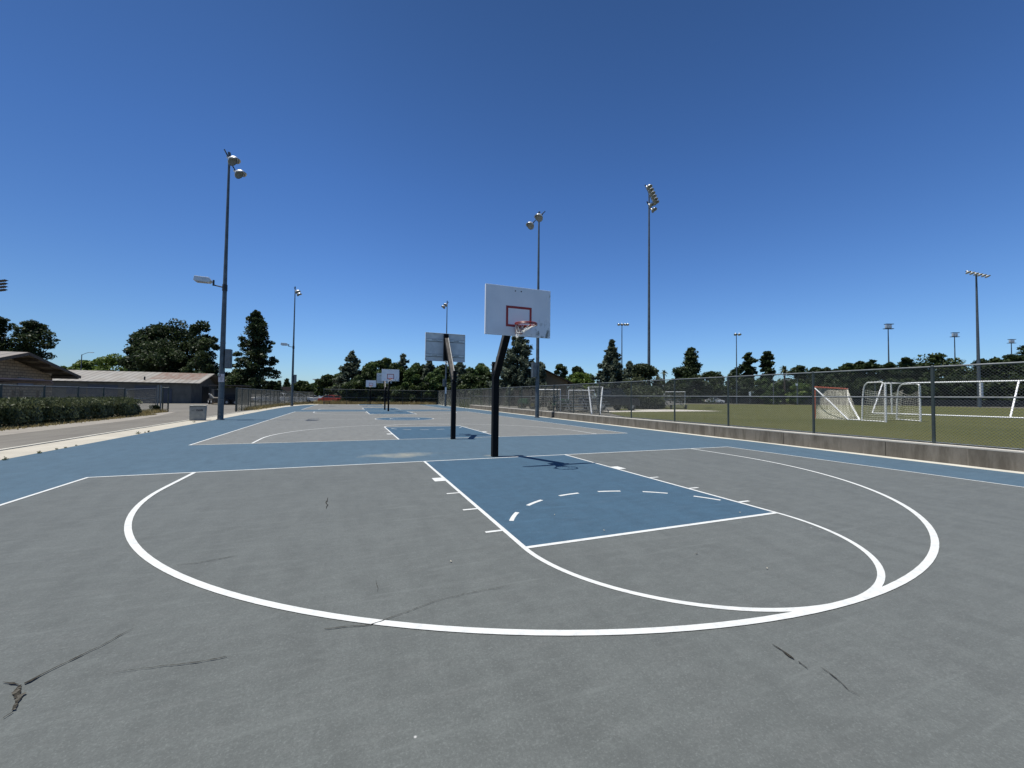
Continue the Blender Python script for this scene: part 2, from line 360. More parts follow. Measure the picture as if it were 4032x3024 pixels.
sheet("gravel_shoulder", [(-15.95, -20), (-14.35, -20), (-14.35, 18), (-14.9, 24), (-16.2, 31), (-17.4, 31), (-16.3, 26), (-15.95, 18)], -.008, concrete("pale_gravel_shoulder", (.30, .28, .245)))
m_crack2 = mat('exposed_aggregate', (.10, .092, .07), .95, var=.6, scale=45)
# cracks in the near court, surveyed from the photograph
def crack(pts, ws, wob=.004, name="crack"):
    P = []; Wd = []; wx = wy = 0.
    for i in range(len(pts)-1):
        a, b = gr(*pts[i]), gr(*pts[i+1]); n = max(2, int(np.linalg.norm(a-b)/.018))
        for k in range(n):
            t = k/n; q = a*(1-t)+b*t; wx = .88*wx+random.gauss(0, wob*.45); wy = .88*wy+random.gauss(0, wob*.45); P.append((q[0]+wx, q[1]+wy)); Wd.append(max(.0008, (ws[i]*(1-t)+ws[i+1]*t)*random.uniform(.45, 1.25)))
    P = np.array(P); d = np.gradient(P, axis=0); d /= np.linalg.norm(d, axis=1)[:, None]+1e-9; n = np.stack([-d[:, 1], d[:, 0]], 1); w = np.array(Wd)[:, None]/2
    mb = MB(); k = len(P); mb.add([(*p, .0095) for p in P-n*w]+[(*p, .0095) for p in P+n*w], [(i, i+1, k+i+1, k+i) for i in range(k-1)])
    struct(name, mb, m_crack)
kx = 900/2212
C1 = lambda x, y: (x*kx, 2350+y*kx)
crack([C1(1290, 322), C1(1265, 328), C1(1160, 385), C1(975, 490), C1(860, 540), C1(700, 620), C1(540, 695), C1(400, 765), C1(290, 830), C1(190, 870)], [.002, .005, .006, .006, .008, .010, .007, .009, .02, .03], .002)
crack([C1(190, 870), C1(158, 925), C1(172, 965), C1(188, 990), C1(158, 1045), C1(142, 1100), C1(125, 1130)], [.010, .030, .022, .030, .012, .013, .007], .004)
for q in ((150, 940, 24), (205, 972, 26), (170, 1010, 18), (150, 1060, 14), (140, 1105, 11), (180, 905, 14)):          # broken-out chips along the crack
    P = gr(*C1(q[0], q[1])); r_ = q[2]*kx*math.hypot(P[0]-CX, P[1]-CY, CZ)/FPX*.5; mb = MB(); ph = random.random()*6; mb.poly([(P[0]+r_*(1.1+.4*math.sin(3*t+ph))*math.cos(t), P[1]+r_*1.3*(1+.35*math.sin(2*t+ph))*math.sin(t), .0100+.0004*(q[0] % 7)) for t in np.linspace(0, 2*PI, 15)[:-1]]); struct("crack", mb, m_crack2)
crack([C1(125, 1130), C1(60, 1170), C1(-10, 1215)], [.009, .007, .010], .002)
crack([C1(180, 865), C1(110, 855), C1(-10, 840)], [.006, .012, .002], .002)
crack([C1(1010, 760), C1(1380, 705), C1(1660, 665), C1(1900, 640), C1(2130, 600), C1(2230, 580)], [.001, .003, .005, .006, .007, .006], .004)
C2 = lambda x, y: (x*4032/2212, y*4032/2212)
crack([C2(700, 1361), C2(745, 1356), C2(800, 1350), C2(860, 1332), C2(930, 1305), C2(1000, 1285), C2(1070, 1274), C2(1110, 1262)], [.006, .007, .008, .004, .004, .004, .003, .001], .005)
crack([C2(380, 1222), C2(425, 1218), C2(480, 1208), C2(512, 1202)], [.003, .006, .008, .003], .004)
crack([C2(708, 1076), C2(704, 1085), C2(706, 1092), C2(702, 1101)], [.006, .014, .012, .004], .008)
C3 = lambda x, y: (2800+x*kx, 2400+y*kx)
crack([C3(590, 348), C3(690, 410), C3(760, 465), C3(845, 518)], [.003, .010, .018, .009], .001)
crack([C3(845, 518), C3(910, 565), C3(965, 612)], [.007, .005, .001], .003)
crack([C3(1050, 560), C3(1140, 622), C3(1200, 670), C3(1260, 720), C3(1330, 795), C3(1410, 830), C3(1470, 872)], [.002, .005, .008, .005, .003, .002, .002], .002)
crack([C2(812, 1255), C2(818, 1272), C2(817, 1284)], [.002, .003, .001], .005)
# small leaf scraps lying on the court
for i, (px, py) in enumerate([(2743, 2184), (1775, 2215), (2183, 2030), (2914, 2021), (3020, 2242), (2378, 2092)]):
    P = gr(px, py); a = random.uniform(0, PI); mb = MB(P)
    c = [(P[0]+.015*math.cos(t)*math.cos(a)-.006*math.sin(t)*math.sin(a), P[1]+.015*math.cos(t)*math.sin(a)+.006*math.sin(t)*math.cos(a)) for t in np.linspace(0, 2*PI, 9)[:-1]]
    mb.add([(*q, .012+.006*((k % 3) == 0)) for k, q in enumerate(c)]+[(P[0], P[1], .014)], [(k, (k+1) % 8, 8) for k in range(8)])
    o = mb.build("fallen_leaf", m_wood if i == 0 else m_strip); o.location = P
    tag(o, ["dark fallen leaf inside the free throw half circle", "pale scrap left of the three point arc's lane side", "tiny pale scrap on the blue key near its left edge", "pale fleck in the right corner of the blue key", "pale scrap between free throw half circle and arc",
            "pale curled leaf on the blue key above the free throw line"][i], "leaf")

# ------------------------------------------------------------------ sports field on the raised ground behind the wall
ZF = .45
fx = lambda y: wallX(y)+.28
sheet("field_terrain", [(fx(-80), -80), (fx(41), 41), (20, 52), (34, 75), (60, 140), (1500, 1450), (1500, -1450), (12, -1450)], ZF-.02, mat('dark_bare_ground', (.145, .135, .105), .95, var=.35, scale=.7))
T = lambda x, y: tuple(gr(x, y, ZF)[:2])
sheet("turf_field", [(fx(-70)+.0, -70), (fx(6), 6), (fx(9), 9), (12.2, 11.6), T(2392, 1624), T(2440, 1610), T(2600, 1599), T(2660, 1593), T(2700, 1591), (90, 57), (125, 50), (119, 30), (119, -70)], ZF, m_turf)
sheet("concrete_pad", [T(2360, 1619), T(2440, 1614.5), T(2560, 1612.5), T(2680, 1613), T(2845, 1619.2), T(2680, 1620.3), T(2560, 1621.5), T(2380, 1623)], ZF+.006, m_cap)
sheet("blue_walkway", [(fx(-6)+.06, -6), (fx(-6)+.34, -6), (fx(5)+.45, 5), (fx(11.5)+.35, 11.5), (fx(11.5)+.06, 11.5)], ZF+.006, m_key)
for a, b in (((2900, 1606), (4100, 1624)), ((2560, 1600), (3300, 1600))):
    A, B = gr(*a, ZF), gr(*b, ZF); d = (B-A)/np.linalg.norm(B-A); n = np.array([-d[1], d[0], 0])*.06
    mb = MB(); mb.poly([tuple(A-n+[0, 0, .006]), tuple(B-n+[0, 0, .006]), tuple(B+n+[0, 0, .006]), tuple(A+n+[0, 0, .006])]); struct("field_line", mb, mat("faded_field_line", (.30, .31, .2), .9))
# retaining wall, cast in bays with a drain gap
def wall(y0, y1, label):
    c = (wallX((y0+y1)/2)+.14, (y0+y1)/2, 0); t = thing("retaining_wall", label, "wall", c, group="low concrete walls under the right fence")
    n = max(1, round((y1-y0)/2.85)); st = (y1-y0)/n; a = MB(c); b = MB(c)
    ang = -math.atan(.018)
    for i in range(n):
        ym = y0+(i+.5)*st
        a.box((wallX(ym)+.14, ym, .185), (.28, st-.014, .43), ang)
    a.box((wallX((y0+y1)/2)+.15, (y0+y1)/2, .18), (.2, y1-y0-.03, .40), ang)
    b.box((wallX((y0+y1)/2)+.14, (y0+y1)/2, .42), (.286, y1-y0+.001, .045), ang)
    a.build("wall_face", m_wall, t); b.build("wall_cap", m_cap, t, bevel=.008)
wall(-20, 17.15, "long stained concrete retaining wall nearest the camera beneath the chain link fence")
wall(17.5, 41.0, "pale far section of concrete retaining wall beyond the dark gap")

# ------------------------------------------------------------------ chain link fences
def chain(A, B, z0, z1, pitch=.072, r=.003, o=(0, 0, 0), sag=0):
    A = np.array(A, float); B = np.array(B, float); Lx = np.linalg.norm(B-A); d = (B-A)/Lx; H = z1-z0; nrm = np.array([-d[1], d[0]])
    V = []; k = int(Lx/pitch)
    for s in (1, -1):
        off = nrm*.003*s
        i0 = np.arange(-int(H/pitch)-1, k+int(H/pitch)+1)*pitch
        u0 = i0 if s > 0 else i0; u1 = u0+s*H; t0 = np.zeros_like(u0); t1 = np.ones_like(u0)
        for ua in (0., Lx):
            pass
        # clip to 0..Lx
        with np.errstate(all='ignore'):
            ta = (0-u0)/(u1-u0); tb = (Lx-u0)/(u1-u0)
        lo = np.clip(np.minimum(ta, tb), 0, 1); hi = np.clip(np.maximum(ta, tb), 0, 1); ok = hi-lo > .01
        u0, u1, lo, hi = u0[ok], u1[ok], lo[ok], hi[ok]
        for t in (lo, hi):
            uu = u0+(u1-u0)*t; zz = z0+H*t
            V.append((s, np.stack([A[0]+d[0]*uu+off[0], A[1]+d[1]*uu+off[1], zz], 1)))
    vs = []; fs = []
    for j in (0, 2):
        s, P = V[j]; _, Q = V[j+1]; n = len(P)
        w = np.array([d[0], d[1], 0])*r*1.2; tt = np.array([nrm[0], nrm[1], 0])*r*1.2
        offs = [w, -w*.5+tt*.87, -w*.5-tt*.87]
        arr = np.concatenate([P+q for q in offs]+[Q+q for q in offs]); base = sum(len(x) for x in vs)
        vs.append(arr); ids = np.arange(n)+base
        for a in range(3):
            b = (a+1) % 3; fs.append(np.stack([ids+a*n, ids+b*n, ids+(3+b)*n, ids+(3+a)*n], 1))
    V = np.concatenate(vs)-np.array(o); F = np.concatenate(fs)
    return V, F
def npmesh(name, V, F, m, parent=None):
    me = bpy.data.meshes.new(name); nv = len(V); nf, k = F.shape
    me.vertices.add(nv); me.vertices.foreach_set("co", V.astype(np.float32).ravel()); me.loops.add(nf*k); me.loops.foreach_set("vertex_index", F.astype(np.int32).ravel())
    me.polygons.add(nf); me.polygons.foreach_set("loop_start", np.arange(0, nf*k, k, dtype=np.int32)); me.update(calc_edges=True)
    return link(name, me, m, parent)
def fence(A, B, z0, z1, posts, label, mid=None, pr=.036, top=True, pitch=.072, r=.003, group=None, name="chain_link_fence", cap=False):
    A3 = (A[0], A[1], 0); t = thing(name, label, "fence", (A[0], A[1], z0), group=group); o = np.array((A[0], A[1], z0))
    V, F = chain(A, B, z0+.03, z1-.01, pitch, r, o); npmesh("wire_mesh", V, F, m_wire, t)
    A = np.array(A, float); B = np.array(B, float); Lx = np.linalg.norm(B-A)
    for s in posts:
        P = A+(B-A)*s/Lx; b = MB(o); b.cyl((P[0], P[1], z0-.05), (P[0], P[1], z1-.015), pr, n=10, cap=False)
        b.lathe([(0, pr*1.12), (.03, pr*1.12), (.055, pr*.7), (.062, 0.001)], (P[0], P[1], z1-.02), (0, 0, 1), 10); b.build("post", m_fpost, t, True)
    d = (B-A)/Lx; n = np.array([-d[1], d[0]])
    for nm, zz in (("top_rail", z1), ("middle_rail", mid)):
        if zz is None or (nm == "top_rail" and not top): continue
        b = MB(o); b.cyl((A[0], A[1], zz), (B[0], B[1], zz), .021, n=8); b.build(nm, m_rail, t, True)
    b = MB(o); b.cyl((A[0], A[1], z0+.035), (B[0], B[1], z0+.035), .008, n=5); b.build("tension_wire", m_rail, t, True)
    return t
FX = lambda y: wallX(y)+.16
py = [-3.8-3.1*i for i in range(1, 5)][::-1]+[-3.80, -.88, 2.34, 5.25, 8.43, 11.5, 14.62]
fA, fB = (FX(-19), -19.), (FX(17.2), 17.2); s_ = lambda y: (y+19)*math.hypot(1, .018)
fence(fA, fB, .445, 2.40, [s_(y) for y in py]+[s_(17.05)], "tall chain link fence on the retaining wall beside the playing field", 1.62, r=.0038)
fB2, fC = (FX(17.2), 17.2), (FX(41), 41.)
fence(fB2, fC, .445, 2.41, [.4+3.15*i for i in range(8)], "chain link fence on the far pale wall with machinery behind", 1.25+.3)
fence((FX(41), 41.), (11.35, 62.2), .0, 2.42, [.2+2.9*i for i in range(8)], "far stretch of right chain link fence standing on bare ground", 1.25)
fence((-7.0, 62.2), (11.35, 62.2), .0, 2.42, [0, 3.4, 6.7, 9.4, 12.3, 15.4, 18.3], "chain link fence closing the far end of the courts", 1.1, r=.003)
# left boundary fences
gL = [gr(935, 1620), gr(1100, 1597)]
fence((-12.25, 31.4), (-11.9, 52.5), .0, 1.98, [0, .25, 1.9, 4.2, 5.2, 7.2, 10.0, 12.4, 14.8, 17.2, 19.6, 21.0], "chain link fence with many posts left of the far court", None, pr=.045, r=.0032)
fence((-11.9, 52.5), (-9.2, 73.5), .0, 1.95, [2.6*i for i in range(9)], "weedy chain link fence running towards the far parked cars", None, r=.0034)
hf = [onp(x, y, (-17.3, 0), (-17.3, 30)) for x, y in ((0, 1517), (175, 1521), (308, 1524), (408, 1527), (490, 1522), (622, 1527))]
ZH = float(np.mean([q[2] for q in hf[:4]])); print('ZH', ZH, [list(q) for q in hf])
fence((-17.3, 6.0), (-17.3, hf[4][1]), .0, ZH, [hf[1][1]-6-5.4, hf[1][1]-6-2.7, hf[1][1]-6, hf[2][1]-6, hf[3][1]-6, hf[4][1]-6], "chain link fence behind the clipped hedge", None, pr=.045)
# gate between hedge end and lot
def gate():
    y0, y1 = hf[4][1]+.25, 30.3; t = thing("chain_link_gate", "chain link gate beside the end of the hedge, hung on tall posts", "gate", (-17.3, y0, 0)); o = (-17.3, y0, 0)
    V, F = chain((-17.3, y0), (-17.3, y1), .15, 1.78, .072, .0026, o); npmesh("wire_mesh", V, F, m_wire, t)
    b = MB(o); b.tube([(-17.3, y0, .12), (-17.3, y1, .12), (-17.3, y1, 1.85), (-17.3, y0, 1.7)], .025, 8, True); b.cyl((-17.3, y0, 1.05), (-17.3, y1, 1.1), .018); b.build("gate_frame", m_rail, t, True)
    for y in (y1+.2, y1+.75): b = MB(o); b.cyl((-17.25, y, -.05), (-17.25, y, 2.1), .055, n=10); b.build("post", m_rail, t, True)
gate()
P0, P1 = np.array([-17.2, 31.3]), gr(661, 1621)[:2]
fence(tuple(P0), tuple(P1), .0, 1.93, [0, np.linalg.norm(P1-P0)], "short return panel of chain link fence at the lot entrance", None, pr=.05)

# ------------------------------------------------------------------ basketball hoops
def hoop(loc, rz, label):
    t = thing("basketball_hoop", label, "basketball hoop", loc, rz, "basketball hoops on the painted courts")
    b = MB(); b.box((0, 0, 1.0), (.152, .152, 2.14)); b.box((0, 0, 2.06), (.172, .172, .03)); b.build("pole", m_black, t, bevel=.008)
    b = MB(); b.box((0, .115, 2.21), (.11, .075, .36)); b.box((0, .03, 2.35), (.10, .06, .03)); b.build("pole_clamp", m_black, t, bevel=.004)
    for z in (2.09, 2.2, 2.31):
        for x in (-.085, .085): b = MB(); b.cyl((x*.6, .10, z), (x*1.15, .10, z), .014, n=6); b.build("clamp_bolt", m_galv, t)
    BY = -1.475
    b = MB(); b.beam((0, .045, 1.93), (0, BY+.20, 3.66), .15, .155, (0, -1, .4)); b.build("extension_arm", m_black, t, bevel=.006)
    b = MB(); d_ = Vector((0, BY+.155, 1.73)).normalized(); up_ = Vector((0, d_.z, -d_.y)); o_ = up_*.081; b.beam(Vector((0, .045, 1.93))+o_+d_*.12, Vector((0, BY+.20, 3.66))+o_, .153, .01, (0, 1, .4)); b.box((-.079, BY*.5+.12, 2.80), (.006, .10, 1.6), M=Matrix(((1, 0, 0), (0, up_.y, d_.y), (0, up_.z, d_.z)))); b.build("arm_weathered_lit_face", mat("weathered_sunlit_arm", (.13, .12, .105), .6, 0, .35, 6, spec=.2), t)  # weathered grey, with sunlight on top and side faces put into the colour
    b = MB(); b.beam((-.045, .135, 2.0), (-.045, BY+.30, 3.72), .012, .012); b.build("arm_edge_weld", m_offw, t)
    b = MB(); b.box((0, BY+.115, 3.38), (.17, .14, 1.02)); b.box((0, BY+.22, 3.0), (.2, .1, .14)); b.build("mounting_channel", m_black, t)
    # steel backboard with folded edge
    bx0, bx1, bz0, bz1 = -.775, .775, 2.84, 3.92; zc = (bz0+bz1)/2
    b = MB(); b.box((0, BY+.006, zc), (1.55, .012, 1.08)); e = .045
    for x in (-1, 1): b.box((x*(.775-.006), BY+.012+e/2, zc), (.012, e, 1.08))
    for z in (bz0+.006, bz1-.006): b.box((0, BY+.012+e/2, z), (1.526, e, .012))
    T_ = m_board; bo = b.build("backboard", T_, t, bevel=.003)
    for sx in (-1, 1): r = MB(); r.box((sx*.425, BY+.0145, zc), (.655, .005, 1.05)); r.build("back_panel", m_backgrey, bo)
    for zz in (3.06, 3.64):
        for sx in (-1, 1):
            r = MB(); r.box((sx*.43, BY+.022, zz-.052), (.64, .012, .014)); r.build("rib_shadow_strip", m_dark, bo)  # dark strips along each rib stand in for its shadow lines
            r = MB(); r.box((sx*.43, BY+.020, zz+.049), (.64, .008, .008)); r.build("rib_shadow_strip", m_dark, bo)
            r = MB(); r.box((sx*.43, BY+.012+.016, zz), (.64, .032, .085)); r.build("back_rib", m_offw, bo)
            r = MB(); r.box((sx*.42, BY+.046, zz), (.20, .004, .016)); r.build("rib_slot", m_dark, bo)
    b = MB(); rx, rz0, rz1, w = .305, 3.035, 3.492, .05; y = BY-.003
    b.box((-rx+w/2, y, (rz0+rz1)/2), (w, .003, rz1-rz0)); b.box((rx-w/2, y, (rz0+rz1)/2), (w, .003, rz1-rz0)); b.box((0, y, rz0+w/2), (2*rx-2*w, .003, w)); b.box((0, y, rz1-w/2), (2*rx-2*w, .003, w))
    b.build("target_square", m_red, bo)
    for x in (-.09, .05): b = MB(); b.cyl((x, BY-.006, 3.83), (x, BY, 3.83), .014, n=10); b.build("mounting_bolt", m_dark, bo)
    # rim
    RY = BY-.385; b = MB(); circ = lambda r, z: [(r*math.cos(a), RY+r*math.sin(a), z) for a in np.linspace(0, 2*PI, 41)[:-1]]
    b.tube(circ(.2286, 3.052), .013, 8, True); b.tube(circ(.2320, 3.024), .012, 8, True)
    rm = b.build("rim", m_rim, t, True)
    b = MB(); b.box((0, BY-.012, 2.98), (.17, .018, .19)); b.prism([(-.08, 0), (.08, 0), (.16, -.20), (-.16, -.20)], (0, BY-.02, 3.035), (1, 0, 0), (0, 1, 0), (0, 0, 1), .012)
    for x in (-.07, .07): b.prism([(0, 0), (-.17, 0), (0, -.13)], (x-.006, BY-.02, 3.03), (0, 1, 0), (0, 0, 1), (1, 0, 0), .012)
    b.build("rim_bracket", m_rim, rm)
    # net, blown up and bunched to one side
    b = MB(); rs = np.random.default_rng(3); N = 12; rows = []
    for k in range(6):
        q = k/5; R = .226*(1-.42*q); row = []
        for i in range(N*2):
            a = 2*PI*(i+.5*(k % 2))/(N*2); x = R*math.cos(a)-.075*q**1.1; yy = RY+R*math.sin(a)*(1-.15*q)
            dep = (.035+.25*(.5-.5*math.cos(a))**.9)*q**.75; row.append((x+rs.normal(0, .006*q), yy+rs.normal(0, .006*q), 3.018-dep+rs.normal(0, .006*q)))
        rows.append(row)
    for k in range(5):
        for i in range(0, N*2, 2):
            a = rows[k][(i+(k % 2)) % (2*N)]
            for j in (-1, 1): b.cyl(a, rows[k+1][(i+(k % 2)+j) % (2*N)], .0038, n=5, cap=False)
    tail = [(-.20, RY+.02, 2.80), (-.21, RY, 2.77), (-.185, RY-.02, 2.755), (-.165, RY, 2.775), (-.18, RY+.02, 2.80)]
    b.tube(tail, .006, 5); b.cyl((-.2, RY, 2.80), (-.235, RY+.01, 2.765), .005, n=5); b.cyl((-.18, RY, 2.8), (-.15, RY, 2.77), .005, n=5)
    b.build("net", m_net, rm)
    return t
def boardmat():
    T = NT("painted_steel_board"); v = T.coord(); a = T.noise(v, 2, 4)
    col = T.mix(T.ramp(a, .35, .7), (.66, .69, .72), (.74, .77, .79))
    s = T.new("ShaderNodeSeparateXYZ"); T.l(v, s.inputs[0])
    m1 = T.new("ShaderNodeMapRange"); m1.inputs[1].default_value = .22; m1.inputs[2].default_value = .5; T.l(s.outputs[0], m1.inputs[0])
    m2 = T.new("ShaderNodeMapRange"); m2.inputs[1].default_value = 3.28; m2.inputs[2].default_value = 3.0; T.l(s.outputs[2], m2.inputs[0])
    k = T.new("ShaderNodeMath", operation="MULTIPLY"); T.l(m1.outputs[0], k.inputs[0]); T.l(m2.outputs[0], k.inputs[1])
    sc_ = T.ramp(T.noise(T.coord(scale=(1, 1, .6)), 11, 5, .75), .50, .60)
    col = T.mix(T.mix(1., k.outputs[0], sc_, "MULTIPLY"), col, (.20, .215, .20))
    e = T.ramp(T.noise(T.coord(scale=(1, 1, .35)), 16, 5, .7), .60, .68)
    m3 = T.new("ShaderNodeMapRange"); m3.inputs[1].default_value = .66; m3.inputs[2].default_value = .77; T.l(s.outputs[0], m3.inputs[0])
    col = T.mix(T.mix(1., e, m3.outputs[0], "MULTIPLY"), col, (.3, .31, .27))
    T.l(col, T.b.inputs["Base Color"]); T.b.inputs["Roughness"].default_value = .5; return T.m
m_board = boardmat(); m_backgrey = mat('board_back_grey', (.62, .62, .60), .6, var=.12, scale=5)
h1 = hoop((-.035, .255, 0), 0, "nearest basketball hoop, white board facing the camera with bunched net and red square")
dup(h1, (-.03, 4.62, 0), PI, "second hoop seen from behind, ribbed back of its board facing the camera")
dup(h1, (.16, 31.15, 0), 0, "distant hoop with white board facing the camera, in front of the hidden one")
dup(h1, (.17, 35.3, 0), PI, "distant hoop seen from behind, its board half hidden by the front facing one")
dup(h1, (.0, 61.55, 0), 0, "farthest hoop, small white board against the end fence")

# ------------------------------------------------------------------ court lighting poles
def flood(t, p, aim, R=.30, parts=True):
    """bell shaped sports floodlight with a half visor"""
    aim = Vector(aim).normalized(); p = Vector(p); b = MB()
    b.lathe([(-.34*R/.3, .001), (-.33*R/.3, .07), (-.2*R/.3, .085), (-.16*R/.3, .14), (-.04*R/.3, R*.82), (.02, R), (.05, R)], p, aim, 20)
    fl = b.build("floodlight", m_alu2, t, True)
    if parts:
        g = MB(); g.lathe([(.035, .001), (.035, R*.97)], p, aim, 20); g.build("lens", m_lens, fl, True)
        v = MB(); up = Vector((0, 0, 1)); up = (up-aim*up.dot(aim)).normalized(); sd = aim.cross(up); vs = []; n = 14
        for k in range(n+1):
            a = -PI*.5+PI*k/n-.0; q = up*math.cos(a)*R+sd*math.sin(a)*R
            for h in (.04, .05+.26*math.cos(a)**.6 if abs(math.cos(a)) > 1e-6 else .05): vs.append(tuple(p+q*1.01+aim*h))
        fs = [(2*i, 2*i+1, 2*i+3, 2*i+2) for i in range(n)]; v.add(vs, fs); vo = v.build("visor", m_alu2, fl, True)
        sm = vo.modifiers.new("solid", "SOLIDIFY"); sm.thickness = .006
    return fl
m_alu2 = mat("dull_aluminium_shell", (.50, .52, .52), .38, .55, .12, 9); m_lens = mat("dusty_reflector_glass", (.34, .37, .38), .25, .3, .35, 14)
def text_mesh(s, size, name, m, parent, M_, ext=.001, sx=1., bold=0.):
    cu = bpy.data.curves.new(name, "FONT"); cu.body = s; cu.size = size; cu.extrude = ext; cu.offset = bold; cu.align_x = "CENTER"; cu.align_y = "CENTER"
    o = bpy.data.objects.new(name, cu); COL.objects.link(o); bpy.context.view_layer.update()
    me = bpy.data.meshes.new_from_object(o.evaluated_get(bpy.context.evaluated_depsgraph_get())); bpy.data.objects.remove(o); bpy.data.curves.remove(cu)
    me.transform(M_ @ Matrix.Diagonal((sx, 1, 1, 1))); return link(name, me, m, parent)
def light_pole(loc, side, label, arm=True, sign=None, H=15.4, boxz=(2.95, 4.05), lead=0):
    """side=+1: lamps aim to +X"""
    t = thing("light_pole", label, "light pole", loc, 0, "tall floodlight poles beside the courts")
    b = MB(); n = 8; zz = [0, .02, 2.2, 5, 10, H]; b.tube([(0, 0, z) for z in (0, 1.2, 3.0, 6, 10, H)], [.15, .145, .135, .118, .085, .055], 12); b.build("pole", m_pole, t, True)
    b = MB(); b.lathe([(0, .2), (.04, .2), (.05, .16)], (0, 0, 0), (0, 0, 1), 12); b.box((-.0, -.145, .33), (.10, .02, .14)); b.build("base_collar", m_galv, t, True)
    b = MB()
    for z in (1.15, 2.72, 4.4): b.lathe([(0, .146), (.03, .146)], (0, 0, z), (0, 0, 1), 12)
    b.build("strap_band", m_galv, t, True)
    b = MB(); b.cyl((0, -1.0, H-.25), (0, 1.0, H-.25), .035, n=8); b.cyl((0, 0, H-.1), (0, 0, H+.12), .075, .06, n=8); b.box((0, -.02, H+.08), (.12, .16, .1)); b.build("cross_arm", m_pole, t, True)
    for yy in (-.75, .75):
        p = (side*.32, yy, H-.66)
        f = flood(t, p, (side*.80, -.28 if side > 0 else -.45, -.62)); s = MB(); s.beam((side*.02, yy, H-.27), (side*.16, yy, H-.52), .05, .05); s.build("yoke", m_dark, f)
    b = MB(); zc = sum(boxz)/2; b.box((side*.30, -.02, zc), (.30, .34, boxz[1]-boxz[0])); bx = b.build("control_box", m_pole, t, bevel=.01)
    b = MB(); b.box((side*.30, -.195, zc), (.26, .012, boxz[1]-boxz[0]-.06)); b.build("box_door", m_galv, bx, bevel=.003)
    if arm:
        b = MB(); b.cyl((-side*.1, 0, 7.62), (-side*.55, 0, 7.70), .035, n=8); b.lathe([(-.18, .13), (.18, .125)], (0, 0, 7.6), (0, 0, 1), 12); b.cyl((-side*.55, 0, 7.66), (-side*.55, 0, 7.98), .05, n=8); b.build("side_arm", m_dark, t, True)
        b = MB(); b.prism([(0, .02), (.12, .20), (.80, .22), (.84, -.02), (.80, -.06), (.1, -.1)], (-side*.62, -.19, 7.88), (-side*1, 0, 0), (0, 0, 1), (0, 1, 0), .38); al = b.build("area_light", m_alu2, t, bevel=.015)
        b = MB(); b.box((-side*1.1, 0, 7.79), (.5, .3, .03)); b.build("lens", m_lens, al)
    return t
def sign_no(t, x, z0, z1, w=.28):
    b = MB(); zc = (z0+z1)/2; b.box((x, -.17, zc), (w, .006, z1-z0)); s = b.build("warning_sign", mat("sign_face", (.5, .46, .47), .5), t)
    b = MB(); b.box((x-w*.26, -.1755, z1-.085), (w*.44, .003, .13)); b.build("sign_red_panel", mat("sign_dark_red", (.07, .008, .012), .5), s)
    R = Matrix.Rotation(PI/2, 4, 'X')
    text_mesh("NO", .12, "sign_lettering", m_white, s, Matrix.Translation((x-w*.26, -.179, z1-.085)) @ R)
    text_mesh("TRESPASSING", .042, "sign_lettering", mat("sign_ink", (.1, .02, .03), .5), s, Matrix.Translation((x, -.1755, z1-.19)) @ R)
    b = MB()
    for k, ww in enumerate((.11, .12, .09)):
        for q in range(5): b.box((x-ww/2+ww*(q+.5)/5, -.1745, z1-.25-.05*k), (ww/5*.7, .002, .02))
    b.build("small_print", m_ink2, s)
pL1 = light_pole((-10.19, 18.4, 0), 1, "nearest floodlight pole beside the trash bin with warning sign and side lamp")
sign_no(pL1, .015, 2.16, 2.62)
pL2 = light_pole((-10.12, 50.0, 0), 1, "far left floodlight pole with small side lamp near the parked cars")
pR1 = light_pole((9.46, 17.69, 0), -1, "floodlight pole against the wall right of the nearest backboard", arm=False, H=15.2)
pR2 = light_pole((10.0, 50.3, 0), -1, "far right floodlight pole rising behind the second hoop", arm=False, H=15.6)
b = MB(); b.box((-.02, -.14, 2.35), (.24, .01, .95)); b.build("pole_notice", m_white, pR2)

# ------------------------------------------------------------------ trash bin
def bin_():
    t = thing("trash_bin", "square grey trash bin with lettering on the concrete strip by the light pole", "trash bin", (-11.2, 18.25, 0), math.radians(8))
    b = MB(); w0, w1, h = .345, .36, .76; d0, d1 = .27, .30
    vs = [(-w0, -d0, .0), (w0, -d0, 0), (w0, d0, 0), (-w0, d0, 0), (-w1, -d1, h), (w1, -d1, h), (w1, d1, h), (-w1, d1, h)]
    b.add(vs, [(3, 2, 1, 0), (4, 5, 6, 7), (0, 1, 5, 4), (1, 2, 6, 5), (2, 3, 7, 6), (3, 0, 4, 7)]); b.build("bin_body", m_bin, t, bevel=.02)
    b = MB(); b.box((0, 0, h+.012), (.68, .56, .02)); b.build("lid_gap", m_dark, t)
    b = MB(); b.box((0, 0, h+.045), (.75, .63, .05)); b.box((0, 0, h+.08), (.4, .34, .025)); b.build("lid", m_binlid, t, bevel=.015)
    R = Matrix.Rotation(PI/2-.0, 4, 'X')
    M1 = Matrix.Translation((.10, -.295, .56)) @ R; text_mesh("DAVIS", .125, "bin_lettering", m_ink, t, M1, .004, .86, .006)
    text_mesh("UC", .09, "faded_bin_lettering", m_ink2, t, Matrix.Translation((-.20, -.295, .56)) @ R, .004, .9)
bin_()

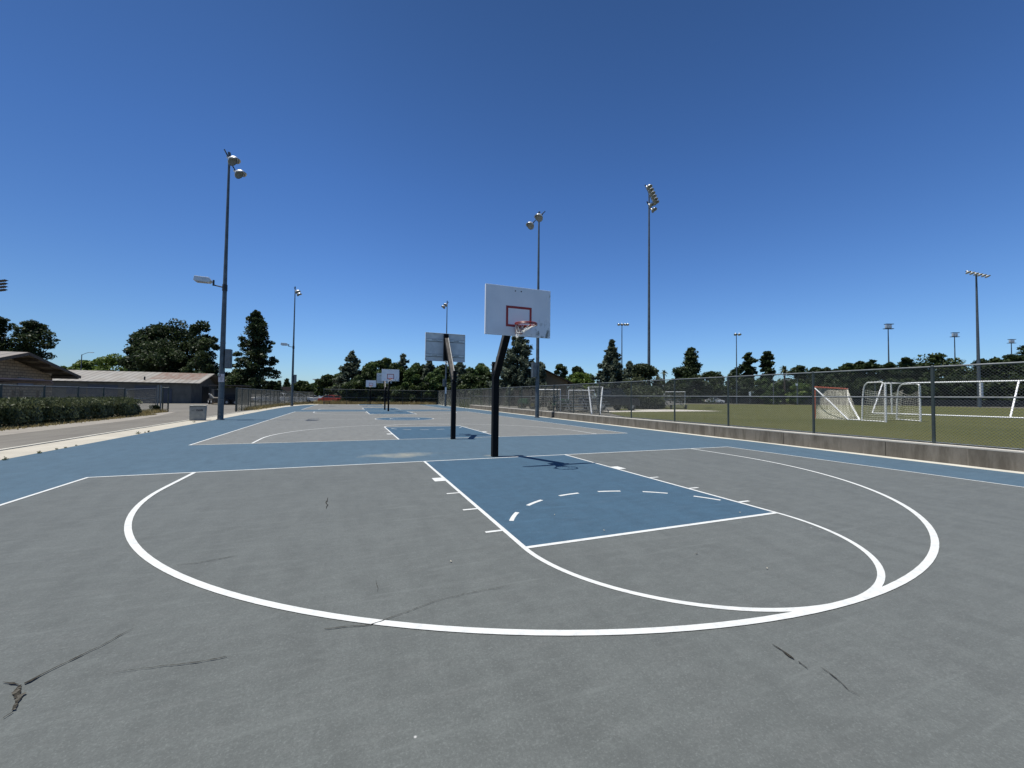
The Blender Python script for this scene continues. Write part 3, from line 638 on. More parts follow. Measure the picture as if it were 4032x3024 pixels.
# ------------------------------------------------------------------ plants
LM = dict(
    dark=leafmat("dark_evergreen_leaves", (.024, .044, .018), (.055, .080, .028)),
    oak=leafmat("deep_green_leaves", (.030, .055, .018), (.070, .098, .030)),
    bright=leafmat("bright_green_leaves", (.070, .13, .024), (.16, .22, .045)),
    mid=leafmat("mid_green_leaves", (.052, .095, .026), (.095, .145, .042)),
    cedar=leafmat("blue_grey_cedar_needles", (.080, .108, .072), (.165, .20, .14)),
    olive=leafmat("olive_shrub_leaves", (.050, .070, .032), (.095, .115, .055)),
    hedge=leafmat("hedge_leaves", (.050, .072, .026), (.105, .125, .052), 1.2), shoots=leafmat("hedge_shoots", (.085, .105, .045), (.13, .15, .07), 1.2),
    dry=leafmat("dry_grass_blades", (.30, .24, .10), (.42, .35, .17), 1.5, .8),
    palm=leafmat("palm_fronds", (.05, .07, .028), (.13, .13, .06), .8),
    weed=leafmat("weed_leaves", (.05, .08, .025), (.11, .14, .05), 2))
def cards(C, size, flat=0., aspect=1.6, seed=None):
    """little leaf sprays: one irregular quad per centre"""
    n = len(C); a = rng.normal(size=(n, 3)); a[:, 2] *= (1-flat); a /= np.linalg.norm(a, axis=1)[:, None]+1e-9
    b = rng.normal(size=(n, 3)); b[:, 2] *= (1-flat); b -= a*(a*b).sum(1)[:, None]; b /= np.linalg.norm(b, axis=1)[:, None]+1e-9
    s = size*rng.uniform(.55, 1.45, (n, 1)) if np.isscalar(size) else size[:, None]*rng.uniform(.6, 1.4, (n, 1))
    L_ = a*s*aspect*.5; W_ = b*s*.5; j = lambda: 1+rng.uniform(-.3, .3, (n, 1))
    V = np.stack([C-L_*j(), C+W_*j()+L_*.15, C+L_*j(), C-W_*j()-L_*.1], 1).reshape(-1, 3); F = np.arange(4*n).reshape(n, 4)
    return V, F
def lump(c, r, n, shell=.75):
    d = rng.normal(size=(n, 3)); d /= np.linalg.norm(d, axis=1)[:, None]; q = rng.uniform(shell**3, 1, (n, 1))**(1/3)*rng.uniform(.82, 1.16, (n, 1))
    return np.array(c)+d*q*np.array(r)
def trunk(t, h, r, o, limbs=5, lean=0, spread=.4):
    b = MB(); b.tube([(0, 0, -.1), (lean*.2, 0, h*.3), (lean*.6, .05, h*.62), (lean, 0, h*.96)], [r*1.15, r*.85, r*.55, r*.12], 8)
    for i in range(limbs):
        a = 2*PI*i/limbs+random.random(); z = h*random.uniform(.3, .65); q = spread*h*random.uniform(.5, 1)
        b.tube([(lean*z/h*.6, 0, z), (math.cos(a)*q*.5, math.sin(a)*q*.5, z+h*.12), (math.cos(a)*q, math.sin(a)*q, z+h*.22)], [r*.4, r*.25, r*.07], 5)
    b.build("trunk", m_bark, t, True)
def broad(px, ytop, D, wpx, mk, label, zb=0, cut=.18, nl=26, n=5200, name="broadleaf_tree", group=None, csz=None, shape=1., ytop2=None):
    """round crowned tree: pixel column and top row of its crown, depth, crown width"""
    random.seed(int(px*7+ytop*3+wpx)); P = at(px, ytop, D); h = P[2]-zb; R = wpx/FPX*D/2; t = thing(name, label, "tree", (P[0], P[1], zb), group=group)
    trunk(t, h*.85, max(.12, h*.022), None, 6, random.uniform(-.3, .3), min(.45, R/h*.7))
    cz0 = h*cut; A = []; ch = h-cz0
    per = int(n*2.0)//nl
    for i in range(nl):
        u = random.random(); a = random.uniform(0, 2*PI); zz = cz0+ch*(.1+.80*u); prof = math.sin(PI*(.25+.68*u)**shape)**.55
        lr = min(R, ch)*random.uniform(.22, .40); rr = max(.05, R*prof*random.uniform(.45, 1.05)-lr*.45)
        c = (rr*math.cos(a), rr*math.sin(a), min(zz, h-lr*.75)); A.append(lump(c, (lr, lr, lr*.75), per, .45))
    A.append(lump((0, 0, h-min(R, ch)*.25), (R*.3, R*.3, min(R, ch)*.25), per, .3)); A.append(lump((0, 0, cz0+ch*.45), (R*.62, R*.62, ch*.40), per*2, .2))
    C = np.concatenate(A); sz = csz or max(.11, D*.0032); V, F = cards(C, sz, .2); npmesh("crown", V, F, LM[mk], t); return t
def conifer(px, ytop, D, wpx, mk, label, zb=0, n=5200, droop=.15, cut=.05, name="conifer_tree", group=None, power=.8, ragged=.35, levels=24, lean=0., csz=None):
    random.seed(int(px*7+ytop*3+wpx)); P = at(px, ytop, D); h = P[2]-zb; R = wpx/FPX*D/2; t = thing(name, label, "tree", (P[0], P[1], zb), group=group)
    trunk(t, h, max(.12, h*.02), None, 0); C = []; S = []
    B = []
    nb = levels*6
    for i in range(nb):
        u = (i+random.random())/nb; z = h*(cut+(1-cut)*u); L_ = 1.12*R*((1-u)**power*.97+.03)*(random.uniform(1-ragged, .95) if random.random() < .75 else random.uniform(.95, 1.25))*(.9 if u < .05 else 1); a = random.uniform(0, 2*PI)
        m = max(6, int(2.6*n/nb*(.35+1.6*(1-u)))); s = rng.uniform(.12, 1, m)**.7; wd = .085*L_+.10
        x = s*L_; cz = z-.12*L_*s+.22*L_*s**2.2-droop*.5*L_*s+rng.normal(0, .05*L_+.05, m)
        off = rng.normal(0, 1, m)*wd*(1.15-s)
        C.append(np.stack([x*math.cos(a)-off*math.sin(a), x*math.sin(a)+off*math.cos(a), cz], 1))
    C.append(np.stack([rng.normal(0, .05, 30), rng.normal(0, .05, 30), h-rng.uniform(0, .08, 30)*h], 1))
    C = np.concatenate(C); sz = csz or max(.10, D*.0028); V, F = cards(C, sz, .55, 2.6); npmesh("crown", V, F, LM[mk], t); return t
def clumpy(px, ytop, D, wpx, prof, mk, label, zb=0, n=5600, name="conifer_tree", group=None, csz=None, k=.16, nl=60):
    """irregular tree from a silhouette profile: list of (height fraction, half-width fraction)"""
    random.seed(int(px*7+ytop*3+wpx)); P = at(px, ytop, D); h = P[2]-zb; R = wpx/FPX*D/2; t = thing(name, label, "tree", (P[0], P[1], zb), group=group)
    trunk(t, h*.97, max(.15, h*.022), None, 7, 0, .18); C = []; hs = [p[0] for p in prof]; ws = [p[1] for p in prof]
    per = int(n*1.6)//nl
    for i in range(nl):
        u = prof[0][0]+(1-prof[0][0])*((i+random.random())/nl); w = np.interp(u, hs, ws)*R; lr = R*k*random.uniform(.75, 1.5)*(.55 if u > .93 else 1)
        a = random.uniform(0, 2*PI); rr = max(0, w-lr*.6)*random.uniform(.25, 1.0); C.append(lump((rr*math.cos(a), rr*math.sin(a), min(h*u, h-lr*.4)), (lr*1.2, lr*1.2, lr*.62), per, .35))
        C.append(lump((rr*.3*math.cos(a), rr*.3*math.sin(a), min(h*u, h-lr*.4)), (w*.35+.05, w*.35+.05, lr*.8), per//3, .2))
    C = np.concatenate(C); V, F = cards(C, csz or max(.12, D*.0036), .35); npmesh("crown", V, F, LM[mk], t); return t
def palm(px, ytop, D, wpx, label, zb=ZF, skirt=True):
    P = at(px, ytop, D); h = P[2]-zb; R = wpx/FPX*D/2; t = thing("palm_tree", label, "palm tree", (P[0], P[1], zb), group="palm trees beyond the field")
    b = MB(); b.tube([(0, 0, -.1), (.1, 0, h*.5), (0, 0, h-R*.9)], [.28, .22, .2], 8); b.build("trunk", m_bark, t, True); C = []; b = MB()
    for i in range(46):
        a = random.uniform(0, 2*PI); e = random.uniform(-.9, 1.35) if skirt else random.uniform(-.2, 1.3); c0 = np.array([0, 0, h-R*.95]); L_ = R*random.uniform(.8, 1.05)
        pts = []
        for s in np.linspace(0, 1, 6): pts.append(c0+np.array([math.cos(a)*math.cos(e)*L_*s, math.sin(a)*math.cos(e)*L_*s, math.sin(e)*L_*s-.35*L_*s*s]))
        for j in range(5):
            w = R*.16*(1-j/6); sd = np.array([-math.sin(a), math.cos(a), 0])*w; dn = np.array([0, 0, -w*.6])
            b.add([pts[j], pts[j+1], pts[j+1]+sd+dn, pts[j]+sd+dn], [(0, 1, 2, 3)]); b.add([pts[j], pts[j+1], pts[j+1]-sd+dn, pts[j]-sd+dn], [(0, 1, 2, 3)])
    b.build("crown", LM["palm"], t); return t
# --- left side
P_dec = [(.0, .95), (.2, 1), (.4, .78), (.55, .85), (.7, .5), (.85, .5), (.95, .3), (1, .12)]
clumpy(-5, 1252, 62, 175, [(.25, .7), (.45, 1), (.6, .75), (.75, .8), (.9, .5), (1, .2)], 'dark', "dark ragged evergreen cut off by the left edge above the block building", n=4200, k=.24, nl=40)
clumpy(128, 1266, 64, 175, [(.2, .7), (.4, .75), (.55, .6), (.68, 1), (.8, .75), (.92, .6), (1, .3)], 'dark', "dark spreading evergreen directly above the block building's gable", n=5000, k=.22, nl=44)
for i, (px, yt, D, w) in enumerate([(250, 1442, 96, 70), (330, 1418, 96, 110), (455, 1392, 92, 190), (390, 1410, 100, 120), (190, 1440, 100, 90)]):
    broad(px, yt, D, w, 'bright', ["low bright green tree behind the shed roof right of the gable tip", "bright green tree rising beside the curved street lamp", "largest bright green tree touching the big dark trees", "bright green tree between the street lamp and the largest green one", "bright green treetop just above the gable's right slope"][i], n=3600, nl=18, group="bright green trees behind the long shed")
for i, (px, yt, D, w, nn) in enumerate([(575, 1290, 78, 150, 5200), (700, 1256, 80, 230, 8200), (800, 1262, 78, 140, 5200), (640, 1330, 74, 190, 5200), (795, 1380, 74, 130, 4200), (632, 1272, 79, 190, 7000), (565, 1340, 76, 150, 5000)]):
    broad(px, yt, D, w, 'dark', ["left shoulder of the big dark tree group behind the shed", "tallest dark tree of the group behind the shed", "dark tree right of the tallest, behind the nearest light pole", "low dark tree in front of the group above the shed ridge", "low dark tree beside the shed's gable end", "dark tree filling the group between its left shoulder and the tallest", "lowest dark tree at the group's left foot"][i], n=nn, nl=36, cut=.08, group="big dark trees behind the long shed", csz=.25)
clumpy(1010, 1226, 76, 225, [(.0, .95), (.12, 1), (.3, .85), (.40, .72), (.48, .86), (.54, .58), (.64, .70), (.72, .46), (.80, .54), (.88, .34), (.95, .26), (1, .1)], 'dark', "tall pointed dark conifer standing alone between the two left light poles", n=11000, k=.125, nl=150, csz=.25)
broad(935, 1450, 78, 130, 'oak', "shorter bushy tree on the left foot of the tall conifer", n=4200)
broad(890, 1465, 80, 110, 'dark', "dark bush behind the nearest light pole's base", n=3000)
broad(1075, 1500, 84, 90, 'dark', "dark low tree on the right foot of the tall conifer", n=3000)
conifer(1100, 1500, 150, 22, 'dark', "slim distant conifer right of the tall one", n=900, levels=14)
conifer(1130, 1492, 150, 44, 'dark', "small distant cone shaped tree before the far left light pole", n=1500, levels=16)
broad(1195, 1500, 98, 84, 'oak', "rounded dark green tree right of the far left light pole", n=4200, zb=0, cut=.25)
broad(1240, 1508, 120, 50, 'mid', "small grey green tree by the white building", n=1800)
# --- belt behind the far fence
belt = "trees standing behind the far court fence"
broad(1292, 1475, 84, 96, 'oak', "dark green tree above the parked red car", n=4000, group=belt)
conifer(1387, 1384, 78, 190, 'cedar', "blue grey cedar with pointed top left of the far hoops", n=7600, group=belt, power=.85, cut=.0)
broad(1345, 1445, 80, 60, 'mid', "green treetop leaning against the left cedar", n=2600, group=belt)
broad(1470, 1424, 86, 120, 'mid', "lighter green tree between the left cedar and the far backboards", n=4400, group=belt)
broad(1520, 1408, 90, 110, 'oak', "dark crowned tree above the double backboards", n=4200, group=belt)
conifer(1588, 1396, 80, 116, 'cedar', "grey cedar with ragged crown right of the far backboards", n=6000, group=belt, power=.68, cut=.0, ragged=.5)
broad(1640, 1428, 84, 86, 'mid', "narrow green tree between the two middle cedars", n=3200, group=belt)
conifer(1692, 1418, 76, 110, 'cedar', "grey cedar directly under the back of the second board", n=5200, group=belt, power=.68, cut=.0)
broad(1748, 1436, 80, 110, 'oak', "dark bushy tree left of the second hoop's pole", n=3600, group=belt)
conifer(1812, 1420, 74, 120, 'cedar', "grey green cedar right of the second hoop's pole", n=5200, group=belt, power=.68, cut=.0)
broad(1896, 1430, 84, 110, 'mid', "green leafy tree left of the nearest hoop's pole", n=5200, group=belt)
broad(1850, 1470, 70, 110, 'oak', "low dark tree behind the fence left of the nearest pole", n=3200, group=belt)
for i, (px, yt, w) in enumerate([(1375, 1505, 70), (1420, 1490, 110), (1530, 1480, 120), (1640, 1490, 110), (1740, 1490, 110), (1480, 1520, 100), (1590, 1515, 100), (1690, 1520, 90), (1400, 1535, 90), (1800, 1500, 110), (1880, 1500, 110)]):
    broad(px, yt, (66.5+i%3*1.5+9.44)/ray(px, 1570)[1], w, 'oak', ["dark undergrowth tree above the red car's roof", "dark undergrowth tree at the left cedar's foot", "dark undergrowth tree behind the farthest hoop poles", "dark undergrowth tree below the middle cedars", "dark undergrowth tree near the fence corner", "low dark thicket left of the farthest hoop", "low dark thicket right of the double poles", "low dark thicket below the second backboard", "low dark thicket just right of the red car", "low thicket behind the second hoop's pole", "low thicket left of the nearest hoop's pole"][i], n=2800, cut=.0, group=belt)
conifer(2040, 1305, 52, 245, 'cedar', "large dense cedar right behind the nearest backboard", n=12500, group=None, power=.72, cut=.0, ragged=.5, levels=38, csz=.16)
broad(2130, 1425, 60, 60, 'cedar', "pale cedar bough beside the tan house's ridge", n=2200, zb=ZF)
def proj(P): d = np.array(P, float)-CP; z = d@AF; return 2016+FPX*(d@AR)/z, 1512-FPX*(d@AU)/z, z
for i, (X_, Y_, h_, w_) in enumerate([(15.5, 57, 3.4, 4.5), (15.0, 50.5, 2.6, 4.2), (17.5, 45, 3.0, 4.5), (19, 38, 2.6, 4), (14.6, 63, 3.6, 5)]):
    px, yt, D = proj((X_, Y_, h_+.2)); broad(px, yt, D, w_/D*FPX, 'oak', ["rounded bush behind the far right fence stretch", "low bush behind the weeds at the right fence", "wide bush left of the large cedar", "bush at the large cedar's foot", "bush outside the far right fence corner"][i], zb=.2, n=2600, cut=0, group="bushes behind the far right fence")
for i, (px, yt, Dy, w, mk) in enumerate([(1440, 1448, 74, 100, 'oak'), (1552, 1428, 77, 110, 'oak'), (1622, 1446, 75, 90, 'mid'), (1668, 1436, 80, 90, 'oak'), (1722, 1452, 74, 100, 'mid'), (1780, 1436, 79, 110, 'oak'), (1852, 1446, 76, 90, 'mid'), (1925, 1462, 70, 90, 'oak')]):
    broad(px, yt, Dy, w, mk, ["dark green tree filling the gap right of the left cedar", "dark green tree behind the double backboards' right half", "light green tree between two middle cedars", "dark green tree left of the second backboard", "light green tree below the second backboard", "dark green tree right of the second backboard", "light green tree midway between the two near poles", "dark green tree touching the nearest pole"][i], n=3600, cut=.05, group=belt)
# --- house side
broad(2205, 1432, 84, 75, 'oak', "thin dark tree right of the tan house ridge", n=2800, zb=ZF)
broad(2275, 1442, 88, 95, 'dark', "dome shaped dark tree behind the bright green one", n=3600, zb=ZF)
broad(2285, 1468, 66, 135, 'bright', "bright yellow green tree right of the tan house roof", n=5200, zb=ZF, nl=30)
conifer(2408, 1340, 54, 185, 'cedar', "tall blue grey cedar left of the tall field light", n=9500, zb=ZF, power=.9, cut=.0, ragged=.5, levels=34, csz=.17)
conifer(2480, 1425, 58, 110, 'cedar', "shorter cedar leaning at the tall cedar's right side", n=4600, zb=ZF, power=.5, cut=.0, ragged=.6)
broad(2530, 1432, 46, 150, 'olive', "grey olive shrub tree around the tall field light's foot", n=7600, zb=ZF, cut=.02, csz=.18)
broad(2532, 1520, 42, 175, 'olive', "big rounded olive shrub beside the dark truck", n=9000, zb=ZF, cut=.0, csz=.15, nl=40, name="large_shrub")
broad(2590, 1500, 60, 70, 'olive', "loose olive bush right of the tall field light", n=2600, zb=ZF, cut=0)
palm(2614, 1450, 92, 34, "fan palm with clear trunk right of the tall field light")
palm(2588, 1464, 98, 34, "fan palm half hidden behind the tall field light's shrub")
# --- field edge
fe = "trees along the far edge of the field"
clumpy(2722, 1372, 104, 190, [(.0, 1), (.2, 1), (.36, .85), (.5, .6), (.58, .26), (.70, .34), (.85, .2), (1, .05)], 'dark', "dark tree with a spire top left of centre behind the field", zb=ZF, n=5200, k=.16, group=fe)
broad(2700, 1440, 104, 150, 'dark', "rounded dark tree around the spire topped one", n=4200, zb=ZF, group=fe, cut=.02)
broad(2800, 1462, 106, 130, 'dark', "low dark tree right of the spire topped one", n=3600, zb=ZF, group=fe, cut=.02)
broad(2905, 1445, 112, 100, 'dark', "domed dark tree behind the paired field lamps", n=3000, zb=ZF, group=fe)
clumpy(2948, 1391, 108, 68, [(.0, 1), (.3, 1), (.6, .9), (.85, .75), (1, .35)], 'dark', "left one of the two upright redwoods", zb=ZF, n=3800, k=.3, group=fe)
clumpy(3022, 1384, 108, 82, [(.0, 1), (.25, 1), (.5, .75), (.6, .6), (.75, .62), (.9, .5), (1, .25)], 'dark', "right one of the two upright redwoods, slightly taller", zb=ZF, n=4200, k=.28, group=fe)
palm(3088, 1430, 100, 50, "bushy palm beside the right redwood", skirt=True)
tops = [(3145, 1442, 80, 'dark'), (3215, 1448, 62, 'dark'), (3258, 1450, 34, 'dark'), (3292, 1455, 40, 'dark'), (3335, 1432, 60, 'oak'), (3380, 1424, 52, 'dark'), (3432, 1420, 54, 'dark'), (3500, 1430, 72, 'dark'), (3568, 1410, 62, 'dark'),
        (3680, 1398, 150, 'oak'), (3625, 1432, 80, 'oak'), (3868, 1415, 60, 'dark'), (3925, 1412, 90, 'oak'), (3990, 1398, 110, 'dark'), (4060, 1362, 110, 'dark'), (3760, 1440, 110, 'oak')]
tl = ["broad low crown right of the bushy palm", "small flat crown right of the fourth fence post top", "tiny lone crown above the fence rail, left of the orange goal", "low scrap of crown above the orange framed goal", "tuft of foliage above the orange goal's right post", "upright tuft left of the rounded white goal", "tuft directly above the rounded white goal",
      "flat crown around the left box lamp's pole", "ragged crown right of the left box lamp", "wide domed crown between the two box lamps", "lower left flank of the wide domed crown", "small crown left of the T shaped lamp pole", "crown right of the T shaped lamp pole", "wide crown beneath the rightmost box lamp", "tall crown cut by the right edge of the view", "low crown filling the gap under the middle box lamp"]
for (px, yt, w, mk), lb in zip(tops, tl): clumpy(px, yt, 112, max(w, 60)*1.7, [(0, 1), (.45, 1), (.68, .72), (.8, .62), (.92, .5), (1, .28)], mk, lb, zb=ZF, n=3400, group=fe, k=.26, nl=34, name='broadleaf_tree')
bl = 0
for i, px in enumerate(range(2640, 4120, 62)):
    yt = 1492+random.uniform(-8, 10)-(px-2640)*.006; mk = 'mid' if px in (3012, 3074) else random.choice(['dark', 'oak', 'dark'])
    desc = ["left of the small field goal", "above the small field goal", "right of the small field goal", "behind the third fence post", "below the spire topped tree", "above the white car", "left of the paired lamps' pole", "at the paired lamps' pole", "right of the paired lamps' pole", "left of the curved street lamp", "behind the white speed sign", "right of the curved street lamp",
            "left of the orange goal", "behind the orange goal's left corner", "behind the orange goal", "between the orange and the rounded goal", "behind the rounded goal's left frame", "behind the rounded goal's net", "right of the rounded goal", "behind the last fence post in view", "left of the T pole's foot", "at the T pole's foot", "right of the T pole's foot", "behind the long goal's right stay"]
    broad(px, yt, 102, 96, mk, "dark low tree in the hedge row "+desc[i % 24], zb=ZF, n=2300, cut=.0, nl=16, name="hedgerow_tree", group="low trees forming the hedge row behind the field")
broad(3150, 1508, 96, 90, 'bright', "yellow green bush in front of the hedge row near the speed sign", zb=ZF, n=2200, cut=0)
broad(3040, 1520, 96, 70, 'mid', "mid green bush below the redwoods", zb=ZF, n=1800, cut=0)
# hedge
def hedge():
    t = thing("hedge", "long clipped dark hedge along the asphalt lane at left", "hedge", (-16.9, 8, 0)); o = np.array((-16.9, 8, 0)); n = 85000
    y = rng.uniform(2, 24.9, n); a = rng.uniform(-.15, PI+.15, n); q = rng.uniform(.55, 1.03, n)
    wob = 1+.10*np.sin(y*2.3)+.07*np.sin(y*5.1+1); rx = .98*wob; x = -17.0+np.cos(a)*rx*q; h = 1.08+.05*np.sin(y*1.7)+.04*np.sin(y*4.3)
    z = .25+np.maximum(0, np.sin(a))**.85*(h-.25)*q; low = rng.random(n) < .34; z = np.where(low, rng.uniform(.05, .75, n), z); x = np.where(low, -17.0+rng.choice([-1, 1, 1, 1], n)*rx*rng.uniform(.55, .88, n), x)
    endf = np.clip((25.2-y)/.9, .25, 1); x = -17.0+(x+17.0)*endf**.5; z = z*endf**.4
    x = np.where(y > 21, x+.12*(y-21)*.3, x)
    C = np.stack([x, y, z], 1)-o; side = low | (np.sin(a) < .62); up = ~side
    V, F = cards(C[up], .062, .55, 2.2); cs = C[side]; m = len(cs); nn = np.stack([np.sign(cs[:, 0]+16.9-17.0+.0)+rng.normal(0, .25, m), rng.normal(0, .35, m), .25+rng.normal(0, .3, m)], 1); nn /= np.linalg.norm(nn, axis=1)[:, None]
    tv = rng.normal(size=(m, 3)); tv -= nn*(tv*nn).sum(1)[:, None]; tv /= np.linalg.norm(tv, axis=1)[:, None]; bv = np.cross(nn, tv); sz = rng.uniform(.03, .07, (m, 1))
    V2 = np.stack([cs-tv*sz*1.1, cs+bv*sz*.6, cs+tv*sz*1.1, cs-bv*sz*.6], 1).reshape(-1, 3); F2 = np.arange(4*m).reshape(m, 4)+len(V)
    npmesh("foliage", np.concatenate([V, V2]), np.concatenate([F, F2]), LM["hedge"], t)
    n = 13000; y = rng.uniform(2, 24.9, n); x = -17+rng.uniform(-.9, .9, n); z = h.mean()+rng.uniform(-.10, .13, n)-.25*np.abs((x+17)/.9)**2; C = np.stack([x, y, z], 1)-o; V, F = cards(C, .045, -.8, 4.); npmesh("shoots", V, F, LM["shoots"], t)
    b = MB(o)
    for i in range(28): yy = 2.5+i*.8; b.cyl((-17+random.uniform(-.3, .3), yy, -.05), (-17+random.uniform(-.5, .5), yy+.1, .8), .03, .015, 6)
    b.build("stems", m_bark, t)
hedge()
def weeds(name, label, cat, xs, ys, n, hgt, mk, stuff=True, loc=None):
    """upright blades"""
    n = int(n); y = rng.uniform(*ys, n); x = xs(y) if callable(xs) else rng.uniform(*xs, n)
    h = hgt*rng.uniform(.4, 1.2, n); w = .014+.018*rng.random(n); a = rng.uniform(0, 2*PI, n); le = rng.normal(0, .35, (n, 2))*h[:, None]
    c, s = np.cos(a)*w, np.sin(a)*w; z0 = -.01
    V = np.stack([np.stack([x-c, y-s, np.full(n, z0)], 1), np.stack([x+c, y+s, np.full(n, z0)], 1), np.stack([x+le[:, 0], y+le[:, 1], h], 1)], 1).reshape(-1, 3); F = np.arange(3*n).reshape(n, 3)
    o = npmesh(name, V, F, LM[mk]); return tag(o, label, cat, kind="stuff" if stuff else None)
weeds("dry_grass", "dry golden grass along the foot of the left fences", "grass", lambda y: -12.1+.13*np.maximum(0, y-52)+rng.normal(0, .35, len(y)), (34, 73), 9000, .34, 'dry')
weeds("dry_grass", "dry grass tufts at the end of the hedge", "grass", (-17.6, -16.6), (26.2, 30.6), 1500, .28, 'dry')
weeds("dry_grass", "tall dry grass behind the far court fence", "grass", (-8.5, 11.2), (62.4, 64), 7000, .5, 'dry')
weeds("dry_grass", "taller dry grass clump in front of the parked red car", "grass", (-8.2, -3.4), (62.6, 63.8), 1100, .7, 'dry')
weeds("tall_weeds", "tall green yellow weeds behind the far right fence", "weeds", lambda y: 12.3+.03*(y-41)+rng.normal(0, .5, len(y)), (40, 61), 9000, 1.0, 'weed')
weeds("dry_grass", "dry grass fringe under the hedge", "grass", lambda y: -15.95+rng.normal(0, .16, len(y)), (6, 26), 2600, .12, 'dry')
for i, (px, py, s) in enumerate([(543, 1708, .13), (585, 1701, .10), (571, 1704, .06), (155, 1785, .10), (222, 1771, .07), (300, 1756, .05), (20, 1812, .10), (258, 1765, .06), (765, 1663, .12), (958, 1630, .07)]):
    P = gr(px, py); s *= .42; n = 60; C = np.stack([rng.normal(0, s*.5, n), rng.normal(0, s*.5, n), np.abs(rng.normal(0, s*.5, n))+.01], 1); V, F = cards(C, s*.35, .2, 2.2)
    o = npmesh("weed", V, F, LM["weed"]); o.location = P
    tag(o, ["largest weed growing in the left paving joint", "second weed right of the largest in the left joint", "tiny weed between two larger ones in the left joint", "weed tuft low at the left edge of the blue paving", "small weed in the joint left of the middle", "very small weed midway along the left joint", "weed tuft in the joint at the picture's left edge", "small sprig in the joint beside another tuft", "weed in front of the trash bin", "small weed just right of the nearest light pole"][i], "weed", "weeds in the joint of the left paving")
broad(610, 1597, 31.5, 44, 'olive', "small scruffy bush at the gate post", n=900, cut=0, csz=.1, nl=8, name="small_bush")

# ------------------------------------------------------------------ buildings on the left
def block_building():
    X = -23.5; A, B = (X, 0), (X, 50); pk = onp(112, 1387, A, B); rt = onp(316, 1482, A, B); Xw = X-1.3; wr = onp(206, 1500, (Xw, 0), (Xw, 50))
    yp, zp = pk[1], pk[2]; ye, ze = rt[1], rt[2]; sl = (zp-ze)/(ye-yp); hw = ye-yp; yl = yp-hw; wy1 = wr[1]; wy0 = yp-(wy1-yp); XL = X-26
    t = thing("block_building", "tan block building with gable end and overhanging sheet roof at the left edge", "building", (Xw, yp, 0)); o = (Xw, yp, 0)
    zr = lambda y, dz=0: zp-sl*abs(y-yp)-dz
    b = MB(o); poly = [(wy0, -.05), (wy1, -.05), (wy1, zr(wy1, .22)), (yp, zr(yp, .22)), (wy0, zr(wy0, .22))]
    b.prism(poly, (Xw, 0, 0), (0, 1, 0), (0, 0, 1), (-1, 0, 0), 22); b.build("wall", m_block, t)
    rf = roofmat("weathered_sheet_roof_brown", (.18, .16, .135), (.1, .05, .03))
    b = MB(o); th = .05
    for s in (-1, 1):
        e = yp+s*hw; vs = [(X, yp, zp), (XL, yp, zp), (XL, e, ze), (X, e, ze)]; vs2 = [(x, y, z-th) for x, y, z in vs]; b.add(vs+vs2, [(0, 1, 2, 3), (7, 6, 5, 4), (0, 3, 7, 4), (3, 2, 6, 7), (1, 5, 6, 2)])
    r = b.build("roof", rf, t)
    b = MB(o)
    for s in (-1, 1): e = yp+s*hw; b.beam((X+.03, yp, zp-.10), (X+.03, e, ze-.08), .05, .2)
    b.build("fascia_board", m_wood, r)
    for k, y in enumerate([yp+1.2, yp+hw*.42, yp+hw*.68, yp+hw*.9]): b = MB(o); b.box((X-.75, y, zr(y, .17)), (1.3, .12, .2)); b.build("purlin", m_wood, r)
    b = MB(o); b.box((X-.5, wy1-.1, zr(wy1)-.3), (1.5, .2, .22)); b.build("eave_beam", m_wood, r)
    w = [onp(68, 1500, (Xw, 0), (Xw, 50))[1], onp(128, 1500, (Xw, 0), (Xw, 50))[1]]; zz = onp(95, 1502, (Xw, 0), (Xw, 50))[2]
    b = MB(o); b.box((Xw+.03, (w[0]+w[1])/2, zz), (.06, w[1]-w[0], .5)); b.build("window", mat("boarded_blue_window", (.15, .18, .26), .5), t)
    # pipes and planks stacked on a rack before the wall
    rk = thing("pipe_rack", "rack of dark pipes and planks stacked before the block building", "rack", (-20.5, 19, 0)); oo = (-20.5, 19, 0)
    for y in (15.5, 18, 20.5, 23): b = MB(oo); b.beam((-20.5, y, 0), (-20.5, y, 1.9), .08, .08); b.beam((-20.9, y, 1.85), (-20.1, y, 1.85), .07, .07); b.build("rack_post", m_galv, rk)
    b = MB(oo)
    for i in range(16): q = random.uniform(-.35, .35); b.cyl((-20.5+q, 14+random.random(), 1.93+.05*(i % 4)), (-20.5+q+random.uniform(-.2, .2), 24.5-random.random()*2, 1.93+.05*(i % 4)+random.uniform(0, .12)), .04, n=6)
    b.build("pipes", mat("rusty_dark_pipe", (.08, .055, .06), .6, .3, .4, 3), rk)
    for i in range(12):
        y = 12.5+i*.85; m = random.choice([m_galv, m_offw, m_wood, m_pole]); b = MB(); b.box((0, 0, .7+random.uniform(-.1, .2)), (.06, random.uniform(.12, .32), 1.5)); ob = b.build("stored_board", m)
        ob.location = (-19.4+random.uniform(-.2, .2), y, 0); ob.rotation_euler = (0, random.uniform(-.1, .1), 0)
        tag(ob, "upright board leaning behind the hedge fence", "board", "upright boards stored behind the hedge fence")
block_building()
